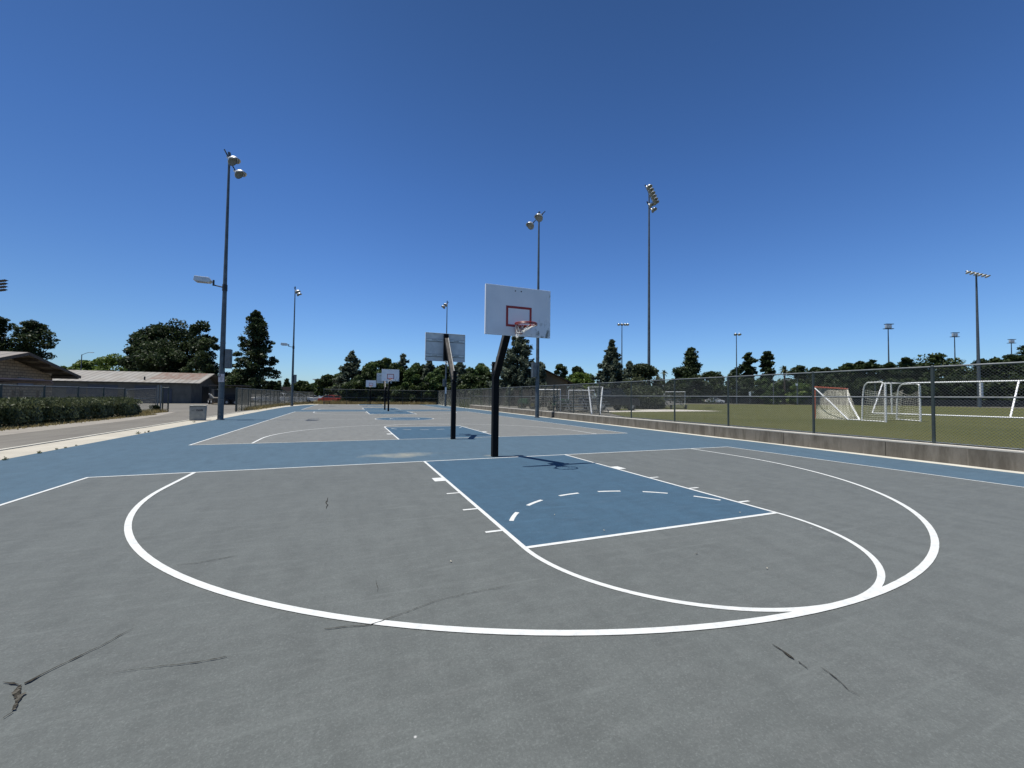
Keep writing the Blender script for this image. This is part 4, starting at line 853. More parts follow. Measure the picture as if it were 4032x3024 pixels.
def shed():
    Y0 = 64.3; A, B = (-60, Y0-.5), (0, Y0-.5); er = onp(787, 1509, A, B); el = onp(150, 1498, A, B); ze = er[2]; pk_px = (845, 1472)
    Xr = er[0]; A2, B2 = (Xr, 0), (Xr, 90); pk = onp(845, 1472, A2, B2); yp, zp = pk[1], pk[2]; yp = min(max(yp, Y0+3), Y0+7); zp = ze+1.75
    XL = -78; o = (Xr, Y0, 0); t = thing("storage_shed", "long low storage shed with pale rusted metal roof behind the gate", "building", o)
    # corner and walls
    xw = gr(755, 1588)[0]; b = MB(o); yb = 2*yp-Y0; poly = [(Y0, -.05), (yb, -.05), (yb, ze-.12), (yp, zp-.12), (Y0, ze-.12)]
    b.prism(poly, (xw, 0, 0), (0, 1, 0), (0, 0, 1), (-1, 0, 0), xw-XL-1); b.build("wall", mat("grey_block_wall", (.15, .145, .125), .9, var=.25, scale=1.2), t)
    rf = roofmat("pale_sheet_roof", (.215, .205, .18), (.115, .058, .034), (-6.6, -1.0, 1.9, 9)); b = MB(o)
    for s in (-1, 1):
        e = yp+s*(yp-Y0+.5); vs = [(Xr, yp, zp), (XL, yp, zp), (XL, e, ze), (Xr, e, ze)]; b.add(vs+[(x, y, z-.06) for x, y, z in vs], [(0, 1, 2, 3), (7, 6, 5, 4), (0, 3, 7, 4), (3, 2, 6, 7), (1, 5, 6, 2)])
    r = b.build("roof", rf, t)
    b = MB(o); b.beam((Xr+.02, yp, zp-.09), (Xr+.02, Y0-.5, ze-.09), .04, .14); b.build("fascia_board", m_wood, r)
    b = MB(o); b.box((onp(480, 1490, A, B)[0]+2, Y0+.9, ze+.6), (.15, .15, .5)); b.build("roof_vent", m_dark, r)
    for px, w, h, nm in ((575, 2.6, 2.5, "door"), (405, 3.2, 2.5, "door"), (660, 1.0, 2.1, "door"), (300, 2.0, 1.0, "window")):
        x = onp(px, 1560, (-60, Y0), (0, Y0))[0]; b = MB(o); b.box((x, Y0-.03, h/2 if nm == "door" else 1.7), (w, .06, h)); b.build(nm, mat("blue_grey_door", (.075, .085, .11), .7), t)
    # side opening in gable wall
    b = MB(o); b.box((xw+.03, yp, 1.3), (.06, 3.2, 2.6)); b.build("side_opening", m_dark, t)
shed()
def far_buildings():
    P = at(1235, 1560, 150); t = thing("white_building", "distant bright white building behind the round trees", "building", (P[0], P[1], 0), -YAW); b = MB(); b.box((0, 0, 2.2), (5.6, 6, 4.2)); b.build("wall", m_white, t)
    b = MB(); b.box((-5, .5, 1.4), (6, 5, 2.8)); b.build("annex", m_white, t)
    for i in range(3): b = MB(); b.box((-.6+1.0*i, -3.04, 2.7), (.5, .06, 1.6)); b.build("window", m_dark, t)
    P = at(1130, 1560, 120); t = thing("screened_court_fence", "distant brown windscreen fence between the left conifers and pole", "fence", (P[0], P[1], 0), -YAW); b = MB(); b.box((0, 0, 2.0), (9, .05, 3.4)); b.build("windscreen", mat("brown_windscreen", (.10, .075, .07), .9), t)
    for i in range(4): b = MB(); b.cyl((-4.5+3*i, 0, 0), (-4.5+3*i, 0, 3.9), .06, n=6); b.build("post", m_dark, t)
    P = at(1290, 1495, 112); t = thing("flat_canopy", "pale flat canopy roof poking out behind the green tree", "canopy", (P[0], P[1], 0), -YAW); z = P[2]
    b = MB(); b.box((-.4, 0, z), (6, 3, .22)); b.box((0.6, 0, z+.75), (2.2, 1.6, 1.0)); b.build("roof", m_offw, t); b = MB(); b.cyl((1.2, 0, 0), (1.2, 0, z), .2); b.build("column", m_offw, t)
    # tan house
    D = 60; pk = at(2140, 1450, D); e = at(2262, 1511, D); P = pk.copy(); hw = math.hypot(*(e-pk)[:2]); t = thing("tan_house", "tan stucco house gable with brown roof beyond the right fence", "house", (P[0], P[1], ZF), -YAW); zp = pk[2]-ZF; ze = e[2]-ZF
    ww = hw-.9; sl = (zp-ze)/hw
    b = MB(); b.prism([(-ww, -.1), (ww, -.1), (ww, zp-sl*ww-.15), (0, zp-.15), (-ww, zp-sl*ww-.15)], (0, .9, 0), (1, 0, 0), (0, 0, 1), (0, 1, 0), 12); b.build("wall", m_tan, t)
    b = MB()
    for s in (-1, 1): vs = [(0, 0, zp), (0, 13.5, zp), (s*hw, 13.5, ze), (s*hw, 0, ze)]; b.add(vs+[(x, y, z-.16) for x, y, z in vs], [(0, 1, 2, 3), (7, 6, 5, 4), (0, 3, 7, 4), (3, 2, 6, 7), (1, 5, 6, 2)])
    b.build("roof", m_brown, t)
    wp = (at(2136, 1490, D)-P); x = wp@AR
    b = MB(); b.box((x, .87, wp[2]+zp+.0-.0), (.5, .08, .85)); w = b.build("window", m_dark, t); b = MB(); b.box((x-.75, .87, wp[2]+zp), (.45, .08, .85)); b.build("window", m_dark, t)
far_buildings()

# ------------------------------------------------------------------ vehicles
def wheel(t, x, y, r=.33, w=.22, rim=m_alu):
    b = MB(); b.lathe([(-w/2, r*.5), (-w/2, r*.93), (-w/2+.03, r), (w/2-.03, r), (w/2, r*.93), (w/2, r*.5)], (x, y, r), (0, 1, 0), 20); wo = b.build("wheel", m_tyre, t, True)
    b = MB(); s = 1 if y > 0 else -1; b.lathe([(s*(w/2-.01), .001), (s*(w/2-.015), r*.3), (s*(w/2-.03), r*.58)], (x, y, r), (0, 1, 0), 16); b.build("rim", rim, wo, True)
def car(loc, rz, m, label, kind="sedan"):
    t = thing("parked_car", label, "car", loc, rz, "cars parked beyond the courts"); hw = .9
    if kind == "sedan": body = [(-2.25, .35), (-2.3, .7), (-2.15, .92), (-1.2, 1.0), (1.0, .98), (2.1, .82), (2.28, .6), (2.25, .33)]; cab = [(-1.75, .98), (-1.15, 1.38), (-.1, 1.44), (.55, 1.36), (1.25, .97)]
    else: body = [(-2.3, .38), (-2.35, .95), (-2.25, 1.08), (1.15, 1.08), (2.2, .98), (2.36, .7), (2.3, .36)]; cab = [(-2.2, 1.07), (-2.0, 1.62), (-1.6, 1.72), (.25, 1.70), (1.15, 1.07)]
    b = MB(); b.prism(body, (0, -hw, 0), (1, 0, 0), (0, 0, 1), (0, 1, 0), 2*hw); b.build("body", m, t, bevel=.06)
    n = len(cab); b = MB(); ins = .16; lo = [(x, z) for x, z in cab]
    zb_ = cab[0][1]; vs = []
    for s in (-1, 1):
        for x, z in cab: vs.append((x, s*(hw-.04-ins*(z-zb_)/.6), z))
    b.add(vs, [tuple(range(n)), tuple(range(n, 2*n))[::-1]]+[(i, (i+1) % n, n+(i+1) % n, n+i) for i in range(n)]); b.build("cabin_glass", m_cargl, t)
    b = MB(); top = [p for p in cab if p[1] > zb_+.3]; vs = []
    for s in (-1, 1):
        for x, z in top: vs.append((x*1.0, s*(hw-.03-ins*(z-zb_)/.6), z+.02))
    k = len(top); b.add(vs+[(x, y, z-.05) for x, y, z in vs], [tuple(range(k)) [::1]+tuple(range(2*k-1, k-1, -1))]+[(i, i+1, 2*k+i+1, 2*k+i) for i in range(k-1)]+[(k+i+1, k+i, 3*k+i, 3*k+i+1) for i in range(k-1)]); b.build("roof", m, t)
    b = MB()
    for s in (-1, 1):
        for x0, x1 in ((cab[0][0], top[0][0]), (cab[-1][0], top[-1][0]), (-.35, -.3)):
            z1 = top[0][1] if x1 == top[0][0] else top[-1][1]; b.beam((x0, s*(hw-.03), zb_), (x1, s*(hw-.03-ins*(z1-zb_)/.6), z1 if x0 != -.35 else top[1][1]), .05, .07)
    b.build("window_pillars", m, t)
    for x in (-1.4, 1.42):
        for y in (-.8, .8): wheel(t, x, y)
    for y in (-.65, .65): b = MB(); b.box((2.24, y, .72), (.08, .32, .13)); b.build("headlight", m_lens, t); b = MB(); b.box((-2.29, y, .82), (.06, .3, .13)); b.build("tail_light", m_red, t)
    return t
def cpos(px, D, z=0): P = at(px, 1570, D); return (P[0], P[1], z)
car(cpos(1303, 74), PI-.75, m_carred, "red sedan parked past the left end of the far fence")
car(cpos(1068, 68), PI-.15, m_carw, "white sport utility car with dark windows behind the many posted fence", "suv")
car(cpos(1018, 72), PI/2, m_carg, "silver car nearest the tall conifer behind the fence")
car(cpos(1128, 74), .1, m_carg, "silver car left of the far left light pole", "suv")
car(cpos(1178, 70), .1, m_carw, "white car right of the far left light pole", "suv")
car(cpos(1228, 82), 0, m_carw, "small white car near the fence's far end")
car(cpos(2810, 99, ZF-.02), -.5, m_carw, "white car parked past the field below the hedge row")
def truck():
    P = cpos(2400, 35, ZF-.02); t = thing("dark_truck", "dark navy truck parked beside the olive shrub", "truck", P, .12); b = MB()
    b.prism([(-2.6, .5), (-2.6, 1.05), (-.6, 1.1), (-.6, 1.15), (1.2, 1.18), (2.4, 1.08), (2.6, .85), (2.6, .45)], (0, -.98, 0), (1, 0, 0), (0, 0, 1), (0, 1, 0), 1.96); b.build("body", m_truck, t, bevel=.06)
    b = MB(); b.prism([(-.75, 1.12), (-.6, 1.82), (.6, 1.84), (1.25, 1.16)], (0, -.85, 0), (1, 0, 0), (0, 0, 1), (0, 1, 0), 1.7); b.build("cabin_glass", m_cargl, t, bevel=.05)
    b = MB(); b.box((0, 0, 1.87), (1.25, 1.6, .07)); b.build("roof", m_truck, t, bevel=.02)
    b = MB(); b.box((2.62, 0, .6), (.1, 1.8, .2)); b.build("bumper", m_alu, t)
    for x in (-1.65, 1.7):
        for y in (-.85, .85): wheel(t, x, y, .42, .28)
truck()
def mower(px, D, rz, label):
    t = thing("utility_tractor", label, "tractor", cpos(px, D, ZF-.02), rz, "green tractors behind the right fence"); b = MB()
    b.prism([(.1, .5), (.1, .95), (.9, .92), (1.1, .75), (1.1, .45)], (0, -.3, 0), (1, 0, 0), (0, 0, 1), (0, 1, 0), .6); b.box((-.1, 0, .5), (1.2, .5, .2)); b.build("hood", m_green, t, bevel=.04)
    b = MB(); b.box((-.45, 0, .78), (.4, .45, .1)); b.box((-.65, 0, 1.0), (.1, .45, .4)); b.build("seat", m_dark, t, bevel=.03)
    b = MB(); b.tube([(-.1, 0, .8), (-.02, 0, 1.12)], .02); b.tube([(-.02+.05*math.sin(a)*0, .17*math.cos(a), 1.12+.17*math.sin(a)) for a in np.linspace(0, 2*PI, 13)[:-1]], .015, 6, True); b.build("steering_wheel", m_dark, t)
    b = MB()
    for y in (-.35, .35): b.box((-.5, y*1.15, .72), (.7, .2, .05))
    b.build("fender", m_green, t); b = MB(); b.tube([(-.7, -.4, .6), (-.7, -.4, 1.75), (-.7, .4, 1.75), (-.7, .4, .6)], .03); b.build("roll_bar", m_dark, t)
    for y in (-.5, .5): wheel(t, -.55, y, .40, .25, m_yel); wheel(t, .75, y*.8, .26, .18, m_yel)
mower(2085, 37.5, 2.3, "green tractor behind the fence just left of the right light pole")
mower(2205, 33.5, .3, "green tractor partly hidden by the leaning goals")
m_bin2 = mat('dull_machine_grey', (.16, .15, .13), .6)
def loader():
    P = cpos(855, 57); t = thing("skid_steer_loader", "dark loader with lowered bucket parked beside the shed, behind the light pole", "loader", P, PI/2+.5+PI); b = MB(); b.prism([(-1.2, .35), (-1.3, 1.3), (-.9, 1.45), (-.5, 1.3), (.9, .9), (1.0, .35)], (0, -.55, 0), (1, 0, 0), (0, 0, 1), (0, 1, 0), 1.1); b.build("body", m_bin2, t, bevel=.04)
    b = MB(); b.prism([(-.7, 1.3), (-.7, 2.05), (.35, 2.05), (.55, 1.0)], (0, -.5, 0), (1, 0, 0), (0, 0, 1), (0, 1, 0), 1.0); b.build("cab", m_dark, t, bevel=.03)
    for y in (-.7, .7): b = MB(); b.beam((-1.1, y, 1.45), (.9, y, .95), .1, .18); b.beam((.9, y, .95), (1.45, y, .4), .1, .16); b.build("lift_arm", m_galv, t)
    b = MB(); b.prism([(0, 0), (.75, .0), (.72, .06), (.12, .08), (.06, .75), (0, .75)], (1.35, -.95, .12), (1, 0, 0), (0, 0, 1), (0, 1, 0), 1.9); b.build("bucket", mat("worn_bucket_steel", (.2, .15, .09), .6, .3), t)
    for x in (-.75, .55):
        for y in (-.7, .7): wheel(t, x, y, .38, .28, m_offw)
    P = cpos(905, 56); t = thing("equipment_shelter", "dark flat roofed equipment shelter right of the nearest light pole", "shelter", P, -.15); b = MB(); b.box((0, .2, 2.6), (3.9, 3.4, .12)); b.build("roof", m_wood, t)
    for x in (-1.85, 1.85):
        for y in (-1.3, 1.7): b = MB(); b.beam((x, y, 0), (x, y, 2.54), .1, .1); b.build("post", m_wood, t)
    b = MB(); b.box((0, 1.6, 1.2), (3.6, .06, 2.4)); b.build("back_panel", m_dark, t)
    P = cpos(915, 55.4); t = thing("utility_trailer", "small dark trailer parked under the equipment shelter", "trailer", P, -.1); b = MB(); b.box((0, .3, .75), (2.2, 1.2, .1)); b.box((0, .88, 1.1), (2.2, .05, .6)); b.build("bed", m_truck, t)
    for x in (-.5, .5): wheel(t, x, -.4, .33, .2)
loader()

# ------------------------------------------------------------------ goals, benches on the field side
def netgrid(b, P00, P10, P11, P01, nu, nv, r=.004, sag=0.):
    P = [np.array(p, float) for p in (P00, P10, P11, P01)]
    def pt(u, v): q = P[0]*(1-u)*(1-v)+P[1]*u*(1-v)+P[2]*u*v+P[3]*(1-u)*v; q = q.copy(); q[2] -= sag*math.sin(PI*u)*v; q += np.array([math.sin(u*17+v*5), math.cos(v*13+u*9), math.sin(v*11)])*.018; return q
    for i in range(nu+1):
        pts = [pt(i/nu, j/nv) for j in range(nv+1)]
        b.tube(pts, r, 3)
    for j in range(nv+1): b.tube([pt(i/nu, j/nv) for i in range(nu+1)], r, 3)
def lax_goal():
    # orange front frame seen edge-on from its side, net swept back to a point
    A = gr(3209, 1647, ZF); Bp = gr(3385, 1656, ZF); D = (A-CP)@AF; u = AR.copy(); u[2] = 0; u /= np.linalg.norm(u)
    tl = at(3209, 1524, D); tr = at(3338, 1524, (gr(3338, 1650, ZF)-CP)@AF); t = thing("lacrosse_goal", "lacrosse goal with orange front frame and pale net behind the fence", "goal", A); o = A
    fr = gr(3338, 1641, ZF); zt = tl[2]; a, c = tuple(A), tuple(fr)
    b = MB(o); b.tube([a, (a[0], a[1], zt), (c[0], c[1], zt)], .045, 8); b.build("front_frame", m_orange, t, True)
    k = (Bp[0], Bp[1], ZF+.03)
    cv = []
    for s in np.linspace(0, 1, 12): cv.append((c[0]*(1-s**2.2)+k[0]*s**2.2, c[1]*(1-s**2.2)+k[1]*s**2.2, ZF+.03+(zt-ZF)*(1-s)**.9))
    b = MB(o); b.tube(cv, .045, 8); q = gr(3340, 1655, ZF); b.tube([(a[0], a[1], zt-.05), tuple((np.array([a[0], a[1], zt])+q)/2+np.array([0, 0, .02])), (q[0], q[1], ZF+.04), k], .035, 8); b.build("back_frame", m_white, t, True)
    b = MB(o); netgrid(b, (a[0], a[1], ZF), (q[0], q[1], ZF+.02), (c[0]-.05, c[1], zt), (a[0], a[1], zt), 30, 30, .0045, 0); netgrid(b, (q[0], q[1], ZF+.02), k, (c[0], c[1], zt), (c[0]-.02, c[1], zt), 10, 20, .0045); netgrid(b, (a[0], a[1], ZF+.01), (q[0], q[1], ZF+.02), (c[0], c[1], zt-.02), (a[0], a[1], zt-.02), 22, 24, .0045)
    b.build("net", m_gnet, t)
lax_goal()
def round_goal():
    p = {k: gr(*v, ZF) for k, v in dict(lb=(3394, 1657), lf=(3488, 1663), rb=(3530, 1653), rf=(3624, 1660)).items()}
    t = thing("soccer_goal", "small round cornered white soccer goal with sagging net", "goal", p['lf']); o = p['lf']; zt = at(3488, 1504, (p['lf']-CP)@AF)[2]
    def frame(f, bk):
        d = f-bk; P = lambda s, z: tuple(bk+d*s*np.array([1, 1, 0])+np.array([0, 0, z]))
        pts = [P(0, 0), P(.04, .55*(zt-ZF)), P(.10, .85*(zt-ZF)), P(.17, .95*(zt-ZF)), P(.28, 1.0*(zt-ZF)), P(.85, 1.0*(zt-ZF)), P(.97, .97*(zt-ZF)), P(1, .9*(zt-ZF)), P(1, 0)]; return pts
    for f, k in (('lf', 'lb'), ('rf', 'rb')):
        b = MB(o); b.tube(frame(p[f], p[k]), .036, 8); b.cyl(tuple(p[f]), tuple(p[f]+[0, 0, zt-ZF-.12]), .052, n=8); b.cyl(tuple(p[k]+[0, 0, .03]), tuple(p[f]+[0, 0, .03]), .03, n=8); b.build("side_frame", m_offw, t, True)
    b = MB(o); b.cyl(tuple(p['lf']+[0, 0, zt-ZF]), tuple(p['rf']+[0, 0, zt-ZF]), .018, n=8); b.build("crossbar", m_galv, t, True)
    q = lambda k, z, s=0: tuple(p[k]*(1-s)+p['lf' if k[0] == 'l' else 'rf']*s+np.array([0, 0, z])); H = zt-ZF
    b = MB(o); netgrid(b, q('lb', .03, .1), q('rb', .03, .1), q('rb', H*.85, .3), q('lb', H*.85, .3), 22, 16, .0055, .3); netgrid(b, q('lb', .02), q('lf', .02, 0), q('lf', H*.82), q('lb', H*.82, .2), 9, 14, .005, .1); netgrid(b, q('rb', .02), q('rf', .02), q('rf', H*.85), q('rb', H*.8, .2), 9, 14, .005, .25)
    b.build("net", m_gnet, t)
round_goal()
def long_goal():
    A = gr(3435, 1628.5, ZF); Bq = gr(3978, 1647, ZF); d = (Bq-A); E = A+d*1.25; lf = gr(3512, 1630, ZF); off = (lf-A)
    t = thing("soccer_goal", "full size white soccer goal seen from behind at the right edge", "goal", A); o = A; D = (A-CP)@AF; zt = at(3990, 1500, (Bq-CP)@AF)[2]
    b = MB(o); b.cyl(tuple(A+[0, 0, .05]), tuple(E+[0, 0, .05]), .045, n=8); b.build("ground_bar", m_white, t, True)
    F0, F1 = A+off, Bq+off*1.6; T0 = F0.copy(); T0[2] = zt
    T0 = at(3508, 1506, (F0-CP)@AF); T1 = at(4012, 1499, (Bq-CP)@AF+1.2); T2 = T1+(T1-T0)*.2; S0 = at(3475, 1510, (A-CP)@AF+.4)
    b = MB(o); b.cyl(tuple(S0), tuple(T2), .055, n=8); b.build("crossbar", m_white, t, True)
    for P_, Q_ in ((A, S0), (Bq, T1)): b = MB(o); b.cyl(tuple(P_+[0, 0, .05]), tuple(Q_), .05, n=8); b.build("back_stay", m_white, t, True)
    b = MB(o); b.cyl(tuple(F0), tuple(T0), .06, n=8); b.build("goal_post", m_offw, t, True)
long_goal()
def frame_goal(px0, px1, yt, yb, D, label, tilt=0., m=m_white, skew=0, net=True, r=.045):
    A = at(px0, yb, D); B_ = at(px1, yb, D); A2 = at(px0+skew, yt, D+tilt); B2 = at(px1+tilt*18, yt, D+tilt); A[2] = B_[2] = ZF
    t = thing("training_goal", label, "goal", A, group="training goals stored behind the right fence"); o = A; b = MB(o); b.tube([tuple(A), tuple(A2), tuple(B2), tuple(B_)], r, 8); b.build("front_frame", m, t, True)
    dp = AF*1.0; dp[2] = 0; C_, D_ = A+dp*.9, B_+dp*.9
    b = MB(o); b.tube([tuple(A2), tuple(C_), tuple(D_), tuple(B2)], .02, 6); b.build("back_stay", m_galv, t, True)
    if net: b = MB(o); netgrid(b, C_, D_, B2, A2, 14, 12, .007, .1); b.build("net", m_gnet, t)
frame_goal(2112, 2206, 1534, 1618, 32, "square white training goal right beside the light pole")
frame_goal(2236, 2340, 1537, 1615, 36, "far white training goal between the leaning ones", skew=4)
frame_goal(2330, 2362, 1524, 1631, 26.6, "leaning white goal frame tipped sideways against the fence", tilt=.6, skew=-13, net=True, r=.05)
frame_goal(2232, 2296, 1520, 1616, 38, "old grey goal frame behind the stack of training goals", m=m_galv)
frame_goal(2615, 2697, 1543, 1600, 57, "small white field goal beyond the benches", m=m_white)
def bleacher(px, D, rz, w, rows, label):
    P = cpos(px, D, ZF-.02); t = thing("bleacher", label, "bleacher", P, rz, "aluminium bleachers beside the field")
    for i in range(rows):
        b = MB(); b.box((0, .6*i, .42+.2*i), (w, .25, .04)); b.build("seat_plank", m_alu, t); b = MB(); b.box((0, .6*i+.3, .2+.2*i), (w, .22, .03)); b.build("foot_plank", m_alu, t)
    for x in (-w/2+.3, 0, w/2-.3):
        b = MB(); b.beam((x, -.1, .05), (x, .6*rows, .05), .05, .05)
        for i in range(rows): b.beam((x, .6*i, 0), (x, .6*i, .40+.2*i), .05, .05)
        b.beam((x, -.1, .1), (x, .6*rows-.6, .38+.2*(rows-1)), .05, .05); b.build("support_frame", m_galv, t)
bleacher(2320, 29.5, -.3, 3.4, 4, "aluminium bleacher behind the leaning goals")
bleacher(2640, 44, -.35, 3.6, 4, "aluminium bleacher in front of the small field goal")
bleacher(2262, 31, -.2, 2.6, 3, "low aluminium bleacher beside the old goals")
def bench(px, D, rz, label):
    t = thing("bench", label, "bench", cpos(px, D, ZF-.02), rz); b = MB(); b.box((0, 0, .45), (2.4, .3, .04)); b.build("seat", m_alu, t)
    for x in (-.9, .9): b = MB(); b.box((x, 0, .215), (.06, .28, .43)); b.build("leg", m_galv, t)
bench(2672, 42.5, -.1, "plain aluminium bench right of the field bleacher")
def board_fence():
    A, B_ = at(1905, 1570, 52), at(2330, 1575, 41.5); t = thing("board_fence", "dark weathered board fence behind the stored goals and tractors", "fence", (A[0], A[1], ZF)); o = (A[0], A[1], ZF); d = (B_-A)[:2]; Lx = np.linalg.norm(d); d /= Lx; b = MB(o); k = int(Lx/.19)
    for i in range(k): s = (i+.5)*Lx/k; b.box((A[0]+d[0]*s, A[1]+d[1]*s, ZF+.95+random.uniform(-.03, .03)), (.165, .03, 1.9), math.atan2(d[1], d[0])+random.uniform(-.03, .03))
    b.build("boards", mat("dark_old_boards", (.045, .040, .034), .9, var=.5, scale=2), t)
    for i in range(9): s = Lx*i/8; b = MB(o); b.box((A[0]+d[0]*s-d[1]*-.08, A[1]+d[1]*s-.08, ZF+1.), (.1, .1, 2.1)); b.build("post", m_wood, t)
board_fence()
def dark_screen():
    A, B_ = at(2700, 1570, 99.5), at(4150, 1580, 96); t = thing("windscreen_fence", "low dark screened fence along the far edge of the field", "fence", (A[0], A[1], ZF)); o = (A[0], A[1], ZF); d = (B_-A)[:2]; Lx = np.linalg.norm(d); d /= Lx
    b = MB(o); b.beam((A[0], A[1], ZF+.85), (B_[0], B_[1], ZF+.85), .04, 1.5); b.build("windscreen", mat("black_windscreen", (.018, .02, .024), .9, var=.4, scale=.6), t)
    for i in range(40): s = Lx*i/39; b = MB(o); b.cyl((A[0]+d[0]*s, A[1]+d[1]*s-.06, ZF-.05), (A[0]+d[0]*s, A[1]+d[1]*s-.06, ZF+1.8), .035, n=6); b.build("post", m_dark, t)
dark_screen()
# ------------------------------------------------------------------ field lights, street lamps, small signs
def field_light(px, ytop, D, r, kind, label, zb=ZF, yaw=None, wpx=0):
    P = at(px, ytop, D); P2 = at(px, 1575, D); H = P[2]-zb; t = thing("field_light", label, "field light", (P2[0], P2[1], zb), -YAW if yaw is None else yaw, "tall field lights beyond the right fence")
    lean = 0
    b = MB(); b.tube([(0, 0, -.1), (0, 0, H*.5), (0, 0, H)], [r, r*.75, r*.45], 10); b.build("pole", m_pole, t, True)
    return t, H
t, H = field_light(2555, 745, 48, .19, 0, "tall near field light with a cluster of stacked lamps", yaw=-YAW+1.05)
b = MB(); b.beam((-2.2, 0, H-.1), (2.2, 0, H-.1), .1, .1); b.beam((-1.2, 0, H-1.6), (1.2, 0, H-1.6), .1, .1); b.build("cross_arm", m_dark, t)
for x, z in ((-2.1, H-.4), (-1.25, H-.4), (-.4, H-.4), (.45, H-.4), (1.3, H-.4), (2.1, H-.4), (-.7, H-1.9), (.7, H-1.9)): flood(t, (x, -.35, z), (-.15, -.8, -.55), .34)
t, H = field_light(3856, 1072, 92, .34, 0, "field light with six lamps on a slanting crossbar", yaw=-YAW+.35)
b = MB(); b.beam((-4.2, 0, H), (4.2, 0, H), .16, .16); b.build("cross_arm", m_dark, t)
for i in range(6): flood(t, (-4.0+1.6*i, -.3, H-.3), (0, -.45, -.9), .52, False)
b = MB(); b.box((0, -.35, H*.13), (.9, .3, 3.2)); b.build("control_box", m_offw, t)
t, H = field_light(2448, 1274, 96, .19, 0, "slender field light with four lamps behind the tall cedar", yaw=-YAW-.1)
b = MB(); b.beam((-1.1, 0, H), (1.5, 0, H), .1, .1); b.build("cross_arm", m_dark, t)
for x in (-.75, 0, .72, 1.3): flood(t, (x, -.2, H-.2), (0, -.5, -.85), .36, False)
t, H = field_light(2901, 1314, 98, .17, 0, "field light with a pair of lamps left of the redwoods", yaw=-YAW-.1)
b = MB(); b.beam((-.6, 0, H), (.9, 0, H), .1, .1); b.build("cross_arm", m_dark, t)
for x in (-.25, .65): flood(t, (x, -.2, H-.15), (0, -.5, -.85), .42, False)
for px, yt, D, lb in ((3502, 1275, 118, "left one of three box headed field lights"), (3764, 1307, 136, "middle one of three box headed field lights"), (3988, 1332, 150, "rightmost and smallest of three box headed field lights")):
    t, H = field_light(px, yt+18, D, .26, 0, lb); s = D/118
    for k, z in enumerate((0, 1.35)): b = MB(); b.box((.1+.15*k, 0, H+z), (2.5-.3*k, .9, .16)); b.build("lamp_deck", m_dark, t)
    b = MB(); b.beam((1.2, 0, H), (1.2, 0, H+1.35), .14, .14); b.beam((0, 0, H), (0, 0, H+1.35), .1, .1); b.build("deck_strut", m_dark, t)
    for x in (-.7, -.1, .5): b = MB(); b.box((x, -.2, H+.62), (.5, .5, .9)); b.build("lamp_head", m_alu2, t, bevel=.08)
# stadium banks at left
def bank(px0, px1, y0, y1, D, rows, cols, label, polepx):
    A, B_ = at(px0, y1, D), at(px1, y0, D); c = (A+B_)/2; w = (px1-px0)/FPX*D; h = B_[2]-A[2]; t = thing("stadium_light_tower", label, "light tower", (c[0], c[1], 0), -YAW-.3, "stadium light towers at far left")
    off = (polepx-(px0+px1)/2)/FPX*D
    b = MB(); b.cyl((off, .3, 0), (off, .3, c[2]+h/2), .35, .22, n=8); b.build("pole", m_pole, t, True)
    for r in range(rows):
        z = c[2]-h/2+h*(r+.5)/rows; b = MB(); b.beam((-w/2, 0, z), (w/2, 0, z), .1, .1); b.build("cross_arm", m_dark, t)
        for k in range(cols): x = -w/2+w*(k+.5)/cols; b = MB(); b.lathe([(-.3, .08), (-.1, h/rows*.25), (.12, h/rows*.42), (.14, h/rows*.42), (.14, .01)], (x, -.25, z), (.3, -.8, -.4), 10); b.build("lamp", m_dark, t, True)
bank(-30, 47, 1102, 1150, 90, 4, 6, "large bank of stadium lamps cut by the left edge", -62)
bank(67, 98, 1316, 1342, 190, 5, 6, "small distant bank of stadium lamps beside the left evergreen", 94)
def street_lamp(px, ytop, D, arm, label, z0=0, m=m_pole):
    P = at(px, ytop, D); t = thing("street_lamp", label, "street lamp", (P[0], P[1], z0), -YAW, "curved arm street lamps"); H = P[2]-z0
    b = MB(); b.cyl((0, 0, 0), (0, 0, H), .11, .07, 8); b.build("pole", m, t, True); pts = [(0, 0, H-.1)]+[(arm*s, 0, H-.1+.32*abs(arm)*math.sin(s*PI/2)) for s in (.2, .45, .75, 1)]
    b = MB(); b.tube(pts, .045, 6); b.build("arm", m, t, True); e = pts[-1]; s = 1 if arm > 0 else -1; b = MB(); b.box((e[0]+s*.3, 0, e[2]-.02), (.75, .28, .12)); b.build("lamp_head", m_alu2, t, bevel=.03)
street_lamp(322, 1396, 84, 1.75, "curved street lamp rising behind the shed roof")
street_lamp(3140, 1492, 92, -2.6, "curved street lamp below the bushy palm", ZF); street_lamp(3045, 1510, 90, 3.0, "street lamp with arm reaching right, left of the orange goal", ZF, m_galv)
street_lamp(3445, 1502, 90, 1.0, "short street lamp above the rounded white goal", ZF)
def small_sign(px, y, D, w, h, label):
    P = at(px, y, D); t = thing("road_sign", label, "sign", (P[0], P[1], ZF), -YAW); z = P[2]-ZF; b = MB(); b.cyl((0, .03, 0), (0, .03, z+h/2), .04, n=6); b.build("post", m_galv, t); b = MB(); b.box((0, 0, z), (w, .02, h)); b.build("sign_panel", m_white, t)
small_sign(2953, 1550, 90, .45, .9, "narrow white sign panel past the field below the redwoods"); small_sign(3137, 1514, 90, .5, .45, "small white square sign left of the orange goal's top")
